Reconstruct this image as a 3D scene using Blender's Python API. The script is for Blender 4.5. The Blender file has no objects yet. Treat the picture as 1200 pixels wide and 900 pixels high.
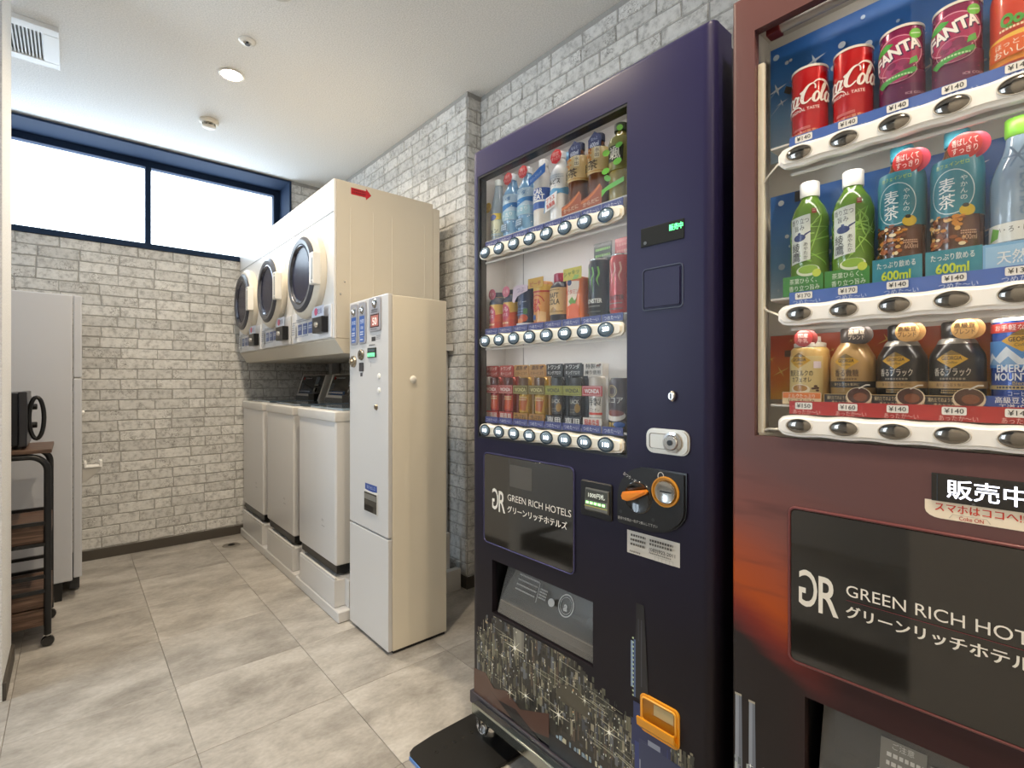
import bpy, bmesh, math, random
from mathutils import Vector, Matrix
R = random.Random(7)
PI = math.pi
S = bpy.context.scene
COL = S.collection

# ------------------------------------------------------------------ camera
CAM_H = 1.10
cam_d = bpy.data.cameras.new('camera')
cam_d.sensor_width = 36.0
cam_d.lens = 36.0 * 591.8 / 1200.0
cam_d.shift_y = -4.0 / 1200.0
cam_d.clip_start = 0.02
cam = bpy.data.objects.new('camera', cam_d)
COL.objects.link(cam)
cam.location = (0, 0, CAM_H)
cam.rotation_euler = (PI / 2, 0, -math.radians(41.03))
S.camera = cam
S.view_settings.view_transform = 'Standard'
S.view_settings.look = 'None'
S.view_settings.gamma = 1.0
S.view_settings.use_curve_mapping = False
S.view_settings.exposure = 0.50

# ------------------------------------------------------------------ daylight outside
SKY_STRENGTH = 6.0
LAMP_W = 11.0
LAMP_COL = (1.0, 0.83, 0.61)
world = bpy.data.worlds.new('sky')
S.world = world
world.use_nodes = True
bg = world.node_tree.nodes['Background']
bg.inputs[0].default_value = (0.74, 0.875, 1.0, 1)
bg.inputs[1].default_value = SKY_STRENGTH
pl = bpy.data.lights.new('window_portal', 'AREA')
pl.shape = 'RECTANGLE'; pl.size = 2.1; pl.size_y = 0.66
pl.cycles.is_portal = True
po = bpy.data.objects.new('window_portal', pl)
COL.objects.link(po)
po.location = (0.28, 4.36, 2.29); po.rotation_euler = (-PI / 2, 0, 0)

pl2 = bpy.data.lights.new('corridor_portal', 'AREA')  # sampling portal for the added corridor windows
pl2.shape = 'RECTANGLE'; pl2.size = 1.88; pl2.size_y = 0.94
pl2.cycles.is_portal = True
po2 = bpy.data.objects.new('corridor_portal', pl2)
COL.objects.link(po2)
po2.location = (-1.87, 2.20, 1.64); po2.rotation_euler = (0, -PI / 2, 0)
# ------------------------------------------------------------------ materials
def lin(h):
    if isinstance(h, (tuple, list)):
        return tuple(h[:3]) + (1,)
    h = h.lstrip('#')
    o = []
    for i in (0, 2, 4):
        c = int(h[i:i + 2], 16) / 255
        o.append(c / 12.92 if c <= 0.04045 else ((c + 0.055) / 1.055) ** 2.4)
    return tuple(o) + (1,)

MC = {}
def mat(h, rough=0.5, metal=0.0, coat=0.0, emit=0.0, bump=0.0, bscale=200.0, trans=0.0, var=0.0, spec=0.5):
    """plain procedural material; var = fine colour mottling, bump = fine relief"""
    k = (h if isinstance(h, str) else tuple(h), rough, metal, coat, emit, bump, bscale, trans, var, spec)
    if k in MC: return MC[k]
    m = bpy.data.materials.new('surface_%d' % len(MC))
    m.use_nodes = True
    nt = m.node_tree; b = nt.nodes['Principled BSDF']
    c = lin(h)
    b.inputs['Base Color'].default_value = c
    b.inputs['Roughness'].default_value = rough
    b.inputs['Metallic'].default_value = metal
    b.inputs['Coat Weight'].default_value = coat
    b.inputs['Coat Roughness'].default_value = 0.05
    b.inputs['Transmission Weight'].default_value = trans
    b.inputs['Specular IOR Level'].default_value = spec
    if emit:
        b.inputs['Emission Color'].default_value = c
        b.inputs['Emission Strength'].default_value = emit
    if bump or var:
        tc = nt.nodes.new('ShaderNodeTexCoord')
        n = nt.nodes.new('ShaderNodeTexNoise'); n.inputs['Scale'].default_value = bscale
        n.inputs['Detail'].default_value = 3
        nt.links.new(tc.outputs['Object'], n.inputs['Vector'])
        if bump:
            bp = nt.nodes.new('ShaderNodeBump'); bp.inputs['Strength'].default_value = bump
            bp.inputs['Distance'].default_value = 0.002
            nt.links.new(n.outputs['Fac'], bp.inputs['Height'])
            nt.links.new(bp.outputs['Normal'], b.inputs['Normal'])
        if var:
            mx = nt.nodes.new('ShaderNodeMixRGB'); mx.blend_type = 'MULTIPLY'
            mx.inputs[0].default_value = var
            mx.inputs[1].default_value = c
            nt.links.new(n.outputs['Fac'], mx.inputs[2])
            nt.links.new(mx.outputs[0], b.inputs['Base Color'])
    MC[k] = m
    return m

def glass_mat(name, tint=(1, 1, 1), refl=0.06, rough=0.0, opacity=0.0, ocol=(0.5, 0.5, 0.5)):
    """thin pane: see-through with a fresnel reflection"""
    m = bpy.data.materials.new(name); m.use_nodes = True
    nt = m.node_tree; nt.nodes.clear()
    out = nt.nodes.new('ShaderNodeOutputMaterial')
    tr = nt.nodes.new('ShaderNodeBsdfTransparent'); tr.inputs[0].default_value = tint + (1,)
    gl = nt.nodes.new('ShaderNodeBsdfGlossy'); gl.inputs['Roughness'].default_value = rough
    lw = nt.nodes.new('ShaderNodeLayerWeight'); lw.inputs[0].default_value = 0.5
    pw = nt.nodes.new('ShaderNodeMath'); pw.operation = 'POWER'; pw.inputs[1].default_value = 5.0
    sc = nt.nodes.new('ShaderNodeMath'); sc.operation = 'MULTIPLY_ADD'; sc.inputs[1].default_value = 0.75; sc.inputs[2].default_value = 0.03 + refl * .3
    nt.links.new(lw.outputs['Facing'], pw.inputs[0]); nt.links.new(pw.outputs[0], sc.inputs[0])
    mx = nt.nodes.new('ShaderNodeMixShader')
    if opacity:
        df = nt.nodes.new('ShaderNodeBsdfDiffuse'); df.inputs[0].default_value = ocol + (1,)
        m2 = nt.nodes.new('ShaderNodeMixShader'); m2.inputs[0].default_value = opacity
        nt.links.new(tr.outputs[0], m2.inputs[1]); nt.links.new(df.outputs[0], m2.inputs[2])
        base = m2
    else:
        base = tr
    nt.links.new(sc.outputs[0], mx.inputs[0])
    nt.links.new(base.outputs[0], mx.inputs[1]); nt.links.new(gl.outputs[0], mx.inputs[2])
    nt.links.new(mx.outputs[0], out.inputs[0])
    return m

def nodes_mat(name, build):
    m = bpy.data.materials.new(name); m.use_nodes = True
    nt = m.node_tree
    build(nt, nt.nodes['Principled BSDF'], lambda t: nt.nodes.new(t), nt.links.new)
    return m

def ramp(N, stops):
    r = N('ShaderNodeValToRGB'); e = r.color_ramp.elements
    e[0].position = stops[0][0]; e[0].color = lin(stops[0][1])
    e[1].position = stops[-1][0]; e[1].color = lin(stops[-1][1])
    for p, c in stops[1:-1]:
        x = e.new(p); x.color = lin(c)
    return r

def _brick(nt, b, N, L):
    tc = N('ShaderNodeTexCoord'); oi = N('ShaderNodeObjectInfo')
    add = N('ShaderNodeVectorMath'); add.operation = 'ADD'
    cmb = N('ShaderNodeCombineXYZ')
    mul = N('ShaderNodeMath'); mul.operation = 'MULTIPLY'; mul.inputs[1].default_value = 37.0
    L(oi.outputs['Random'], mul.inputs[0]); L(mul.outputs[0], cmb.inputs[0]); L(mul.outputs[0], cmb.inputs[2])
    L(tc.outputs['Object'], add.inputs[0]); L(cmb.outputs[0], add.inputs[1])
    n1 = N('ShaderNodeTexNoise'); n1.inputs['Scale'].default_value = 30; n1.inputs['Detail'].default_value = 5
    n1.inputs['Roughness'].default_value = 0.7
    L(add.outputs[0], n1.inputs['Vector'])
    r1 = ramp(N, [(0.28, '9c9b99'), (0.40, 'c4c3c0'), (0.50, 'dcdbd8'), (0.7, 'ebeae7')])
    L(n1.outputs['Fac'], r1.inputs[0])
    hv = N('ShaderNodeHueSaturation')
    mp = N('ShaderNodeMapRange'); mp.inputs[3].default_value = 0.86; mp.inputs[4].default_value = 1.05
    L(oi.outputs['Random'], mp.inputs[0]); L(mp.outputs[0], hv.inputs['Value'])
    L(r1.outputs[0], hv.inputs['Color'])
    # dark scuffs: ridged noise
    n2 = N('ShaderNodeTexNoise'); n2.inputs['Scale'].default_value = 55; n2.inputs['Detail'].default_value = 2
    L(add.outputs[0], n2.inputs['Vector'])
    sb = N('ShaderNodeMath'); sb.operation = 'SUBTRACT'; sb.inputs[1].default_value = 0.5
    ab = N('ShaderNodeMath'); ab.operation = 'ABSOLUTE'
    L(n2.outputs['Fac'], sb.inputs[0]); L(sb.outputs[0], ab.inputs[0])
    r2 = ramp(N, [(0.0, '9e9a94'), (0.035, 'ffffff')])
    L(ab.outputs[0], r2.inputs[0])
    mm = N('ShaderNodeMixRGB'); mm.blend_type = 'MULTIPLY'
    n3 = N('ShaderNodeTexNoise'); n3.inputs['Scale'].default_value = 9
    L(add.outputs[0], n3.inputs['Vector'])
    r3 = ramp(N, [(0.5, '000000'), (0.62, 'ffffff')]); L(n3.outputs['Fac'], r3.inputs[0])
    L(r3.outputs[0], mm.inputs[0]); L(hv.outputs[0], mm.inputs[1]); L(r2.outputs[0], mm.inputs[2])
    L(mm.outputs[0], b.inputs['Base Color'])
    b.inputs['Roughness'].default_value = 0.8
    bp = N('ShaderNodeBump'); bp.inputs['Strength'].default_value = 0.35; bp.inputs['Distance'].default_value = 0.003
    L(n1.outputs['Fac'], bp.inputs['Height']); L(bp.outputs[0], b.inputs['Normal'])
M_BRICK = nodes_mat('whitewashed_brick', _brick)
M_MORTAR = mat('b4b2ae', 0.9, bump=0.5, bscale=120, var=0.3)

def _tile(nt, b, N, L):
    tc = N('ShaderNodeTexCoord'); oi = N('ShaderNodeObjectInfo')
    mul = N('ShaderNodeMath'); mul.operation = 'MULTIPLY'; mul.inputs[1].default_value = 53.0
    cmb = N('ShaderNodeCombineXYZ'); add = N('ShaderNodeVectorMath'); add.operation = 'ADD'
    L(oi.outputs['Random'], mul.inputs[0]); L(mul.outputs[0], cmb.inputs[0]); L(mul.outputs[0], cmb.inputs[1])
    mpg = N('ShaderNodeMapping'); mpg.inputs['Scale'].default_value = (0.8, 1.25, 1)
    L(tc.outputs['Object'], mpg.inputs[0]); L(mpg.outputs[0], add.inputs[0]); L(cmb.outputs[0], add.inputs[1])
    n1 = N('ShaderNodeTexNoise'); n1.inputs['Scale'].default_value = 4.5; n1.inputs['Detail'].default_value = 10
    n1.inputs['Roughness'].default_value = 0.68; n1.inputs['Distortion'].default_value = 0.25
    L(add.outputs[0], n1.inputs['Vector'])
    r1 = ramp(N, [(0.28, '827d76'), (0.42, '9b968f'), (0.55, 'b1aca5'), (0.70, 'c4c0ba')])
    L(n1.outputs['Fac'], r1.inputs[0])
    n2 = N('ShaderNodeTexNoise'); n2.inputs['Scale'].default_value = 70; n2.inputs['Detail'].default_value = 4
    L(add.outputs[0], n2.inputs['Vector'])
    mm = N('ShaderNodeMixRGB'); mm.blend_type = 'OVERLAY'; mm.inputs[0].default_value = 0.22
    L(r1.outputs[0], mm.inputs[1]); L(n2.outputs['Fac'], mm.inputs[2])
    hv = N('ShaderNodeHueSaturation')
    mp = N('ShaderNodeMapRange'); mp.inputs[3].default_value = 0.92; mp.inputs[4].default_value = 1.06
    L(oi.outputs['Random'], mp.inputs[0]); L(mp.outputs[0], hv.inputs['Value'])
    L(mm.outputs[0], hv.inputs['Color']); L(hv.outputs[0], b.inputs['Base Color'])
    b.inputs['Roughness'].default_value = 0.42
    bp = N('ShaderNodeBump'); bp.inputs['Strength'].default_value = 0.12; bp.inputs['Distance'].default_value = 0.002
    L(n2.outputs['Fac'], bp.inputs['Height']); L(bp.outputs[0], b.inputs['Normal'])
M_TILE = nodes_mat('stone_look_tile', _tile)

def _paper(nt, b, N, L):
    tc = N('ShaderNodeTexCoord')
    n = N('ShaderNodeTexNoise'); n.inputs['Scale'].default_value = 160; n.inputs['Detail'].default_value = 4
    L(tc.outputs['Object'], n.inputs['Vector'])
    bp = N('ShaderNodeBump'); bp.inputs['Strength'].default_value = 0.55; bp.inputs['Distance'].default_value = 0.004
    L(n.outputs['Fac'], bp.inputs['Height']); L(bp.outputs[0], b.inputs['Normal'])
    r = ramp(N, [(0.35, 'dcdcda'), (0.65, 'efeeec')]); L(n.outputs['Fac'], r.inputs[0])
    L(r.outputs[0], b.inputs['Base Color'])
    b.inputs['Roughness'].default_value = 0.85
M_PAPER = nodes_mat('textured_wallpaper', _paper)

def _wood(nt, b, N, L):
    tc = N('ShaderNodeTexCoord')
    mpg = N('ShaderNodeMapping'); mpg.inputs['Scale'].default_value = (3, 20, 30)
    L(tc.outputs['Object'], mpg.inputs[0])
    n = N('ShaderNodeTexNoise'); n.inputs['Scale'].default_value = 2.2; n.inputs['Detail'].default_value = 6
    n.inputs['Distortion'].default_value = 1.2
    L(mpg.outputs[0], n.inputs['Vector'])
    r = ramp(N, [(0.3, '3a2a20'), (0.5, '5b4334'), (0.7, '7a6152')]); L(n.outputs['Fac'], r.inputs[0])
    L(r.outputs[0], b.inputs['Base Color']); b.inputs['Roughness'].default_value = 0.5
M_WOOD = nodes_mat('dark_walnut', _wood)

M_WHITE = mat('d6d5d4', 0.28, coat=0.3)          # enamelled appliance white
M_WHITE2 = mat('d9d7d3', 0.45)
M_CAB = mat('d3ccbe', 0.42)                      # cream painted cabinet sides
M_CREAM = mat('e6dfd0', 0.4)
M_BASE = mat('4c463f', 0.6)                      # baseboard vinyl
M_BLACK = mat('121214', 0.35)
M_BLACKP = mat('0b0b0d', 0.12, coat=0.6)
M_STEEL = mat('b9b9b6', 0.22, metal=1.0)
M_CHROME = mat('d8d8d8', 0.08, metal=1.0)
M_GREY = mat('9a9a98', 0.4)
M_DKGREY = mat('3a3a3c', 0.4)
M_FRAME = mat('24344c', 0.75, spec=.15)                    # window frame

# ------------------------------------------------------------------ mesh helpers
class MB:
    """collects shapes in world coordinates; build() links them as ONE mesh object"""
    def __init__(s): s.bm = bmesh.new(); s.mi = 0
    def face(s, vs):
        try:
            f = s.bm.faces.new([s.bm.verts.new(v) for v in vs]); f.material_index = s.mi; return f
        except ValueError: pass
    def box(s, x0, x1, y0, y1, z0, z1, bev=0.0, seg=2):
        t = bmesh.new()
        r = bmesh.ops.create_cube(t, size=1.0)
        for v in r['verts']:
            v.co = Vector(((x0 + x1) / 2 + v.co.x * (x1 - x0), (y0 + y1) / 2 + v.co.y * (y1 - y0), (z0 + z1) / 2 + v.co.z * (z1 - z0)))
        if bev: bmesh.ops.bevel(t, geom=list(t.edges), offset=bev, segments=seg, affect='EDGES', profile=0.6)
        s._add(t); return s
    def _add(s, t):
        bmesh.ops.recalc_face_normals(t, faces=list(t.faces))
        mp = {}
        for v in t.verts: mp[v] = s.bm.verts.new(v.co)
        for f in t.faces:
            try:
                g = s.bm.faces.new([mp[v] for v in f.verts]); g.material_index = s.mi
            except ValueError: pass
        t.free()
    def prism(s, pts, axis, d0, d1, bev=0.0, seg=2):
        """2-D outline extruded along an axis; pts are (a,b): x->(y,z), y->(x,z), z->(x,y)"""
        def P(a, b, d): return {'x': (d, a, b), 'y': (a, d, b), 'z': (a, b, d)}[axis]
        t = bmesh.new()
        lo = [t.verts.new(P(a, b, d0)) for a, b in pts]; hi = [t.verts.new(P(a, b, d1)) for a, b in pts]
        t.faces.new(lo); t.faces.new(hi[::-1]); n = len(pts)
        for i in range(n): t.faces.new((lo[i], lo[(i + 1) % n], hi[(i + 1) % n], hi[i]))
        bmesh.ops.recalc_face_normals(t, faces=list(t.faces))
        if bev:
            es = [e for e in t.edges if all(len(f.verts) == n for f in e.link_faces) or any(len(f.verts) == n for f in e.link_faces)]
            bmesh.ops.bevel(t, geom=es, offset=bev, segments=seg, affect='EDGES')
        s._add(t); return s
    def lathe(s, prof, o, axis='z', seg=24, sy=1.0):
        """revolve (r,h) about an axis through o; axis may be 'z', 'x' (h along +x), '-x', 'y', '-y', '-z'"""
        sg = -1 if axis[0] == '-' else 1; ax = axis[-1]
        def P(r, h, a):
            c, d = r * math.cos(a), r * math.sin(a) * sy
            if ax == 'z': q = (c, d, h * sg)
            elif ax == 'x': q = (h * sg, c, d)
            else: q = (c, h * sg, d)
            return (o[0] + q[0], o[1] + q[1], o[2] + q[2])
        t = bmesh.new(); rows = []
        for r, h in prof:
            if r < 1e-6: rows.append([t.verts.new(P(0, h, 0))])
            else: rows.append([t.verts.new(P(r, h, 2 * PI * i / seg)) for i in range(seg)])
        for A, B in zip(rows, rows[1:]):
            for i in range(seg):
                j = (i + 1) % seg
                if len(A) == 1 and len(B) == 1: continue
                q = (A[0], B[i], B[j]) if len(A) == 1 else (A[i], A[j], B[0]) if len(B) == 1 else (A[i], A[j], B[j], B[i])
                try: t.faces.new(q)
                except ValueError: pass
        if len(rows[0]) > 1: t.faces.new(rows[0])
        if len(rows[-1]) > 1: t.faces.new(rows[-1])
        s._add(t); return s
    def cyl(s, o, r, h, axis='z', seg=20, bev=0.0):
        pr = [(0, 0), (r - bev, 0), (r, bev), (r, h - bev), (r - bev, h), (0, h)] if bev else [(0, 0), (r, 0), (r, h), (0, h)]
        return s.lathe(pr, o, axis, seg)
    def tube(s, path, r, seg=8, closed=False):
        path = [Vector(p) for p in path]; n = len(path); t = bmesh.new(); rings = []; up = None
        for i, p in enumerate(path):
            if closed: d = path[(i + 1) % n] - path[i - 1]
            else: d = path[min(i + 1, n - 1)] - path[max(i - 1, 0)]
            d.normalize()
            if up is None:
                up = Vector((0, 0, 1)) if abs(d.z) < 0.9 else Vector((1, 0, 0))
            a = d.cross(up)
            if a.length < 1e-5: a = d.orthogonal()
            a.normalize(); b = a.cross(d).normalized(); up = b
            rr = r[i] if isinstance(r, (list, tuple)) else r
            rings.append([t.verts.new(p + a * rr * math.cos(2 * PI * k / seg) + b * rr * math.sin(2 * PI * k / seg)) for k in range(seg)])
        m = n if closed else n - 1
        for i in range(m):
            A, B = rings[i], rings[(i + 1) % n]
            for k in range(seg): t.faces.new((A[k], A[(k + 1) % seg], B[(k + 1) % seg], B[k]))
        if not closed: t.faces.new(rings[0]); t.faces.new(rings[-1][::-1])
        s._add(t); return s
    def build(s, name, m, parent=None, origin=None, smooth=None, **props):
        me = bpy.data.meshes.new(name)
        if parent is not None: o0 = wloc(parent)
        else: o0 = Vector(origin) if origin is not None else Vector((0, 0, 0))
        if parent is None and origin is None:
            xs = [v.co for v in s.bm.verts]
            lo = [min(c[i] for c in xs) for i in range(3)]; hi = [max(c[i] for c in xs) for i in range(3)]
            o0 = Vector(((lo[0] + hi[0]) / 2, (lo[1] + hi[1]) / 2, lo[2]))
        bmesh.ops.translate(s.bm, verts=list(s.bm.verts), vec=-o0)
        s.bm.to_mesh(me); s.bm.free()
        for k in (m if isinstance(m, (list, tuple)) else [m]): me.materials.append(k)
        if smooth:
            me.shade_smooth(); me.set_sharp_from_angle(angle=math.radians(smooth))
        return link(name, me, parent, o0, **props)

WL = {}
def wloc(o): return WL.get(o.name, Vector((0, 0, 0)))
def link(name, me, parent=None, loc=None, **props):
    o = bpy.data.objects.new(name, me); COL.objects.link(o)
    if parent is not None:
        o.parent = parent; WL[o.name] = Vector(wloc(parent))
    else:
        o.location = loc; WL[o.name] = Vector(loc)
    for k, v in props.items():
        if v is not None: o[k] = v
    return o
def thing(name, loc, label, category, group=None):
    e = link(name, None, None, Vector(loc), label=label, category=category, group=group)
    e.empty_display_size = 0.05
    return e
def rrect(y0, y1, z0, z1, r, n=5):
    """rounded rectangle outline"""
    pts = []
    for cx, cy, a in ((y1 - r, z1 - r, 0), (y0 + r, z1 - r, 90), (y0 + r, z0 + r, 180), (y1 - r, z0 + r, 270)):
        for i in range(n + 1):
            t = math.radians(a + 90 * i / n); pts.append((cx + r * math.cos(t), cy + r * math.sin(t)))
    return pts
def arc(p, c, n=8):
    return p

# ------------------------------------------------------------------ flat print (labels, lettering, posters)
TXT = {}
def text_mesh(s, bold, shear=0.0):
    k = (s, bold, shear)
    if k not in TXT:
        c = bpy.data.curves.new('lettering', 'FONT'); c.body = s; c.offset = bold; c.resolution_u = 4 if s.isascii() else 2; c.shear = shear
        o = bpy.data.objects.new('lettering', c)
        me = bpy.data.meshes.new_from_object(o)
        vs = [(v.co.x, v.co.y) for v in me.vertices]; fs = [tuple(p.vertices) for p in me.polygons]
        bpy.data.objects.remove(o); bpy.data.curves.remove(c); bpy.data.meshes.remove(me)
        TXT[k] = (vs, fs)
    return TXT[k]

class Print:
    """flat print in (x right, y up) metres, mapped on a face or round a cylinder"""
    def __init__(s, rough=0.4, coat=0.3): s.it = []; s.rough = rough; s.coat = coat
    def add(s, vs, fs, col, emit=0): s.it.append((vs, fs, col, emit)); return s
    def poly(s, pts, col, emit=0): return s.add(pts, [tuple(range(len(pts)))], col, emit)
    def rect(s, x0, y0, x1, y1, col, emit=0): return s.poly([(x0, y0), (x1, y0), (x1, y1), (x0, y1)], col, emit)
    def rrect(s, x0, y0, x1, y1, r, col): return s.poly(rrect(x0, x1, y0, y1, r), col)
    def ell(s, cx, cy, rx, ry, col, n=20, emit=0):
        return s.poly([(cx + rx * math.cos(2 * PI * i / n), cy + ry * math.sin(2 * PI * i / n)) for i in range(n)], col, emit)
    def ring(s, cx, cy, rx, ry, w, col, n=24, a0=0, a1=360):
        pts = [(cx + rx * math.cos(math.radians(a0 + (a1 - a0) * i / n)), cy + ry * math.sin(math.radians(a0 + (a1 - a0) * i / n))) for i in range(n + 1)]
        return s.stroke(pts, w, col)
    def stroke(s, pts, w, col, emit=0):
        n = len(pts); L = []; Rr = []
        for i, p in enumerate(pts):
            a = pts[max(i - 1, 0)]; b = pts[min(i + 1, n - 1)]
            dx, dy = b[0] - a[0], b[1] - a[1]; l = math.hypot(dx, dy) or 1
            ww = (w[i] if isinstance(w, (list, tuple)) else w) / 2
            L.append((p[0] - dy / l * ww, p[1] + dx / l * ww)); Rr.append((p[0] + dy / l * ww, p[1] - dx / l * ww))
        vs = L + Rr
        return s.add(vs, [(i, n + i, n + i + 1, i + 1) for i in range(n - 1)], col, emit)
    def star(s, cx, cy, r, col, n=4, thin=0.06, rot=0.0, inner=None):
        pts = []
        for i in range(2 * n):
            q = r if i % 2 == 0 else r * (inner if inner else thin)
            if i % 4 == 2 and n > 2: q *= 0.7
            a = rot + PI * i / n; pts.append((cx + q * math.cos(a), cy + q * math.sin(a)))
        fs = [(len(pts), i, (i + 1) % len(pts)) for i in range(len(pts))]
        return s.add(pts + [(cx, cy)], fs, col)
    def text(s, t, x, y, h, col, w=None, bold=0.0, align='l', shear=0.0, emit=0, flip=False, rot=0.0):
        """h = height of the lettering, w = total width it is fitted to"""
        cjk = not t.isascii()
        if cjk and bold > 0:            # heavier strokes for kanji and kana: three slightly shifted impressions
            d = h * bold * .55
            for dx, dy in ((-d, -d * .4), (d, -d * .4), (-d, d * .4)): s.text(t, x + dx, y + dy, h, col, w, 0.0, align, shear, emit, flip, rot)
            x, y, bold = x + d, y + d * .4, 0.0
        vs, fs = text_mesh(t, bold, shear)
        if not vs: return s
        xs = [v[0] for v in vs]; x0, x1 = min(xs), max(xs)
        cap = 0.72 if all(ord(c) < 0x2000 for c in t) else 0.88
        k = h / cap; kx = (w / (x1 - x0)) if w else k
        W = (x1 - x0) * kx
        ox = x if align == 'l' else x - W / 2 if align == 'c' else x - W
        off = 0 if cap < 0.8 else 0.06 * k
        v2 = []
        for v in vs:
            a = (v[0] - x0) * kx
            if flip: a = W - a
            px, py = ox + a, y + v[1] * k + off
            if rot:
                dx, dy = px - x, py - y
                px, py = x + dx * math.cos(rot) - dy * math.sin(rot), y + dx * math.sin(rot) + dy * math.cos(rot)
            v2.append((px, py))
        if flip: fs = [tuple(reversed(f)) for f in fs]
        return s.add(v2, fs, col, emit)
    def lines(s, x0, x1, y, h, n, col, pitch=None, seed=1):
        """fine unreadable small print as rows of short dashes"""
        r = random.Random(seed); pitch = pitch or h * 1.7
        for i in range(n):
            x = x0; yy = y - i * pitch
            while x < x1:
                w = min(h * r.uniform(0.7, 1.1), x1 - x); s.rect(x, yy, x + w, yy + h, col); x += w + h * 0.35
        return s
    def build(s, name, mapf, parent, step=None, base=0.0004, layer=0.00012, clip=None):
        bm = bmesh.new(); slots = []; 
        for li, (vs, fs, col, emit) in enumerate(s.it):
            k = (col, emit)
            if k not in slots: slots.append(k)
            mi = slots.index(k); off = base + layer * li
            bv = [bm.verts.new((v[0], v[1], off)) for v in vs]
            for f in fs:
                try: g = bm.faces.new([bv[i] for i in f]); g.material_index = mi
                except ValueError: pass
        if clip:
            for co, no in (((clip[0], 0, 0), (-1, 0, 0)), ((clip[1], 0, 0), (1, 0, 0)), ((0, clip[2], 0), (0, -1, 0)), ((0, clip[3], 0), (0, 1, 0))):
                bmesh.ops.bisect_plane(bm, geom=bm.verts[:] + bm.edges[:] + bm.faces[:], plane_co=co, plane_no=no, clear_outer=True)
        if step:
            xs = [v.co.x for v in bm.verts]; x = math.floor(min(xs) / step) * step
            while x < max(xs):
                bmesh.ops.bisect_plane(bm, geom=bm.verts[:] + bm.edges[:] + bm.faces[:], plane_co=(x, 0, 0), plane_no=(1, 0, 0)); x += step
        o0 = wloc(parent)
        for v in bm.verts: v.co = Vector(mapf(v.co.x, v.co.y, v.co.z)) - o0
        me = bpy.data.meshes.new(name); bm.to_mesh(me); bm.free()
        for c, e in slots: me.materials.append(mat(c, s.rough, coat=s.coat, emit=e))
        return link(name, me, parent)

def on_x(x, y, z):            # face looking to -X ; print x runs towards -Y
    return lambda a, b, o: (x - o, y - a, z + b)
def on_y(x, y, z):            # face looking to -Y
    return lambda a, b, o: (x + a, y - o, z + b)
def on_cyl(cx, cy, z, r, turn=0.0):
    return lambda a, b, o: (cx - (r + o) * math.cos(a / r + turn), cy - (r + o) * math.sin(a / r + turn), z + b)

# ================================================================== THE ROOM
YB = 4.03          # back wall
XR, XP, YP = 1.665, 1.575, 2.17     # right wall, brick column and where it starts
XL, YL = -0.182, 2.79               # left wall and where it ends
XA = -0.95                          # far side of the alcove
YF = -1.9                           # wall behind the camera
CEIL = 2.63
WX0, WX1, WZ0, WZ1 = -0.80, 1.262, 1.955, 2.622     # window opening
ST = dict(kind='structure')
EY0, EY1, EZ = 0.40, 2.45, CEIL      # open entrance in the left wall, sized to let daylight in
XC = -1.75                          # far wall of the unseen corridor, its windows added for daylight
CY0, CY1, CZ0, CZ1 = 1.74, 2.66, 0.70, 2.58

m = MB(); m.box(XA - .1, XR + .1, YF - .1, YB + .1, -0.10, -0.004)
floor = m.build('floor', mat('8f8679', 0.6), origin=(0, 0, -0.10), **ST)
# floor tiles, each its own piece
TX, TY, TXO, TYO = 0.437, 0.4275, 0.277, 3.012
tile_me = {}
def tile_mesh(w, d):
    k = (round(w, 3), round(d, 3))
    if k not in tile_me:
        t = MB(); t.box(-w / 2, w / 2, -d / 2, d / 2, -0.004, 0.0)
        bmesh.ops.bevel(t.bm, geom=[e for e in t.bm.edges if all(v.co.z > -0.001 for v in e.verts)], offset=0.0008, segments=1, affect='EDGES')
        me = bpy.data.meshes.new('tile'); t.bm.to_mesh(me); t.bm.free(); me.materials.append(M_TILE); tile_me[k] = me
    return tile_me[k]
i0 = math.floor((XA - TXO) / TX); j0 = math.floor((YF - TYO) / TY)
for i in range(i0, i0 + 8):
    for j in range(j0, j0 + 16):
        x0, x1 = max(TXO + i * TX, XA), min(TXO + (i + 1) * TX, XR)
        y0, y1 = max(TYO + j * TY, YF), min(TYO + (j + 1) * TY, YB)
        if x1 - x0 < 0.02 or y1 - y0 < 0.02: continue
        if x1 < XL - 0.05 and y1 < YL: continue
        o = link('tile', tile_mesh(x1 - x0 - 0.0014, y1 - y0 - 0.0014), floor)
        o.location = Vector(((x0 + x1) / 2, (y0 + y1) / 2, 0)) - wloc(floor)

m = MB(); m.box(XA - .1, XR + .1, YF - .1, YB + .5, CEIL, CEIL + 0.1)
ceiling = m.build('ceiling', M_PAPER, origin=(0, 0, CEIL), **ST)

m = MB()
m.box(XA - .1, XR + .1, YB, YB + .12, 0, WZ0); m.box(WX1, XR + .1, YB, YB + .12, WZ0, CEIL)
m.box(WX0, WX1, YB, YB + .12, WZ1, CEIL); m.box(XA - .1, WX0, YB, YB + .12, WZ0, CEIL)
wall_back = m.build('wall_back', M_MORTAR, origin=(0, YB, 0), **ST)
m = MB(); m.box(XR, XR + .1, YF, YP, 0, CEIL)
wall_right = m.build('wall_right', M_MORTAR, origin=(XR, 0, 0), **ST)
m = MB(); m.box(XP, XR + .1, YP, YB, 0, CEIL)
wall_col = m.build('wall_column', M_MORTAR, origin=(XP, YP, 0), **ST)
m = MB(); m.box(XL - .10, XL, YF, EY0, 0, CEIL); m.box(XL - .10, XL, EY1, YL, 0, CEIL)
m.build('wall_left', M_PAPER, origin=(XL, 0, 0), **ST)
m = MB(); m.box(XA - .1, XA, YL - .1, YB, 0, CEIL); m.box(XA, XL - .10, YL - .1, YL, 0, CEIL)
m.build('wall_alcove', M_PAPER, origin=(XA, YL, 0), **ST)
m = MB(); m.box(XC - .1, XR + .1, YF - .1, YF, 0, CEIL)
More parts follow.
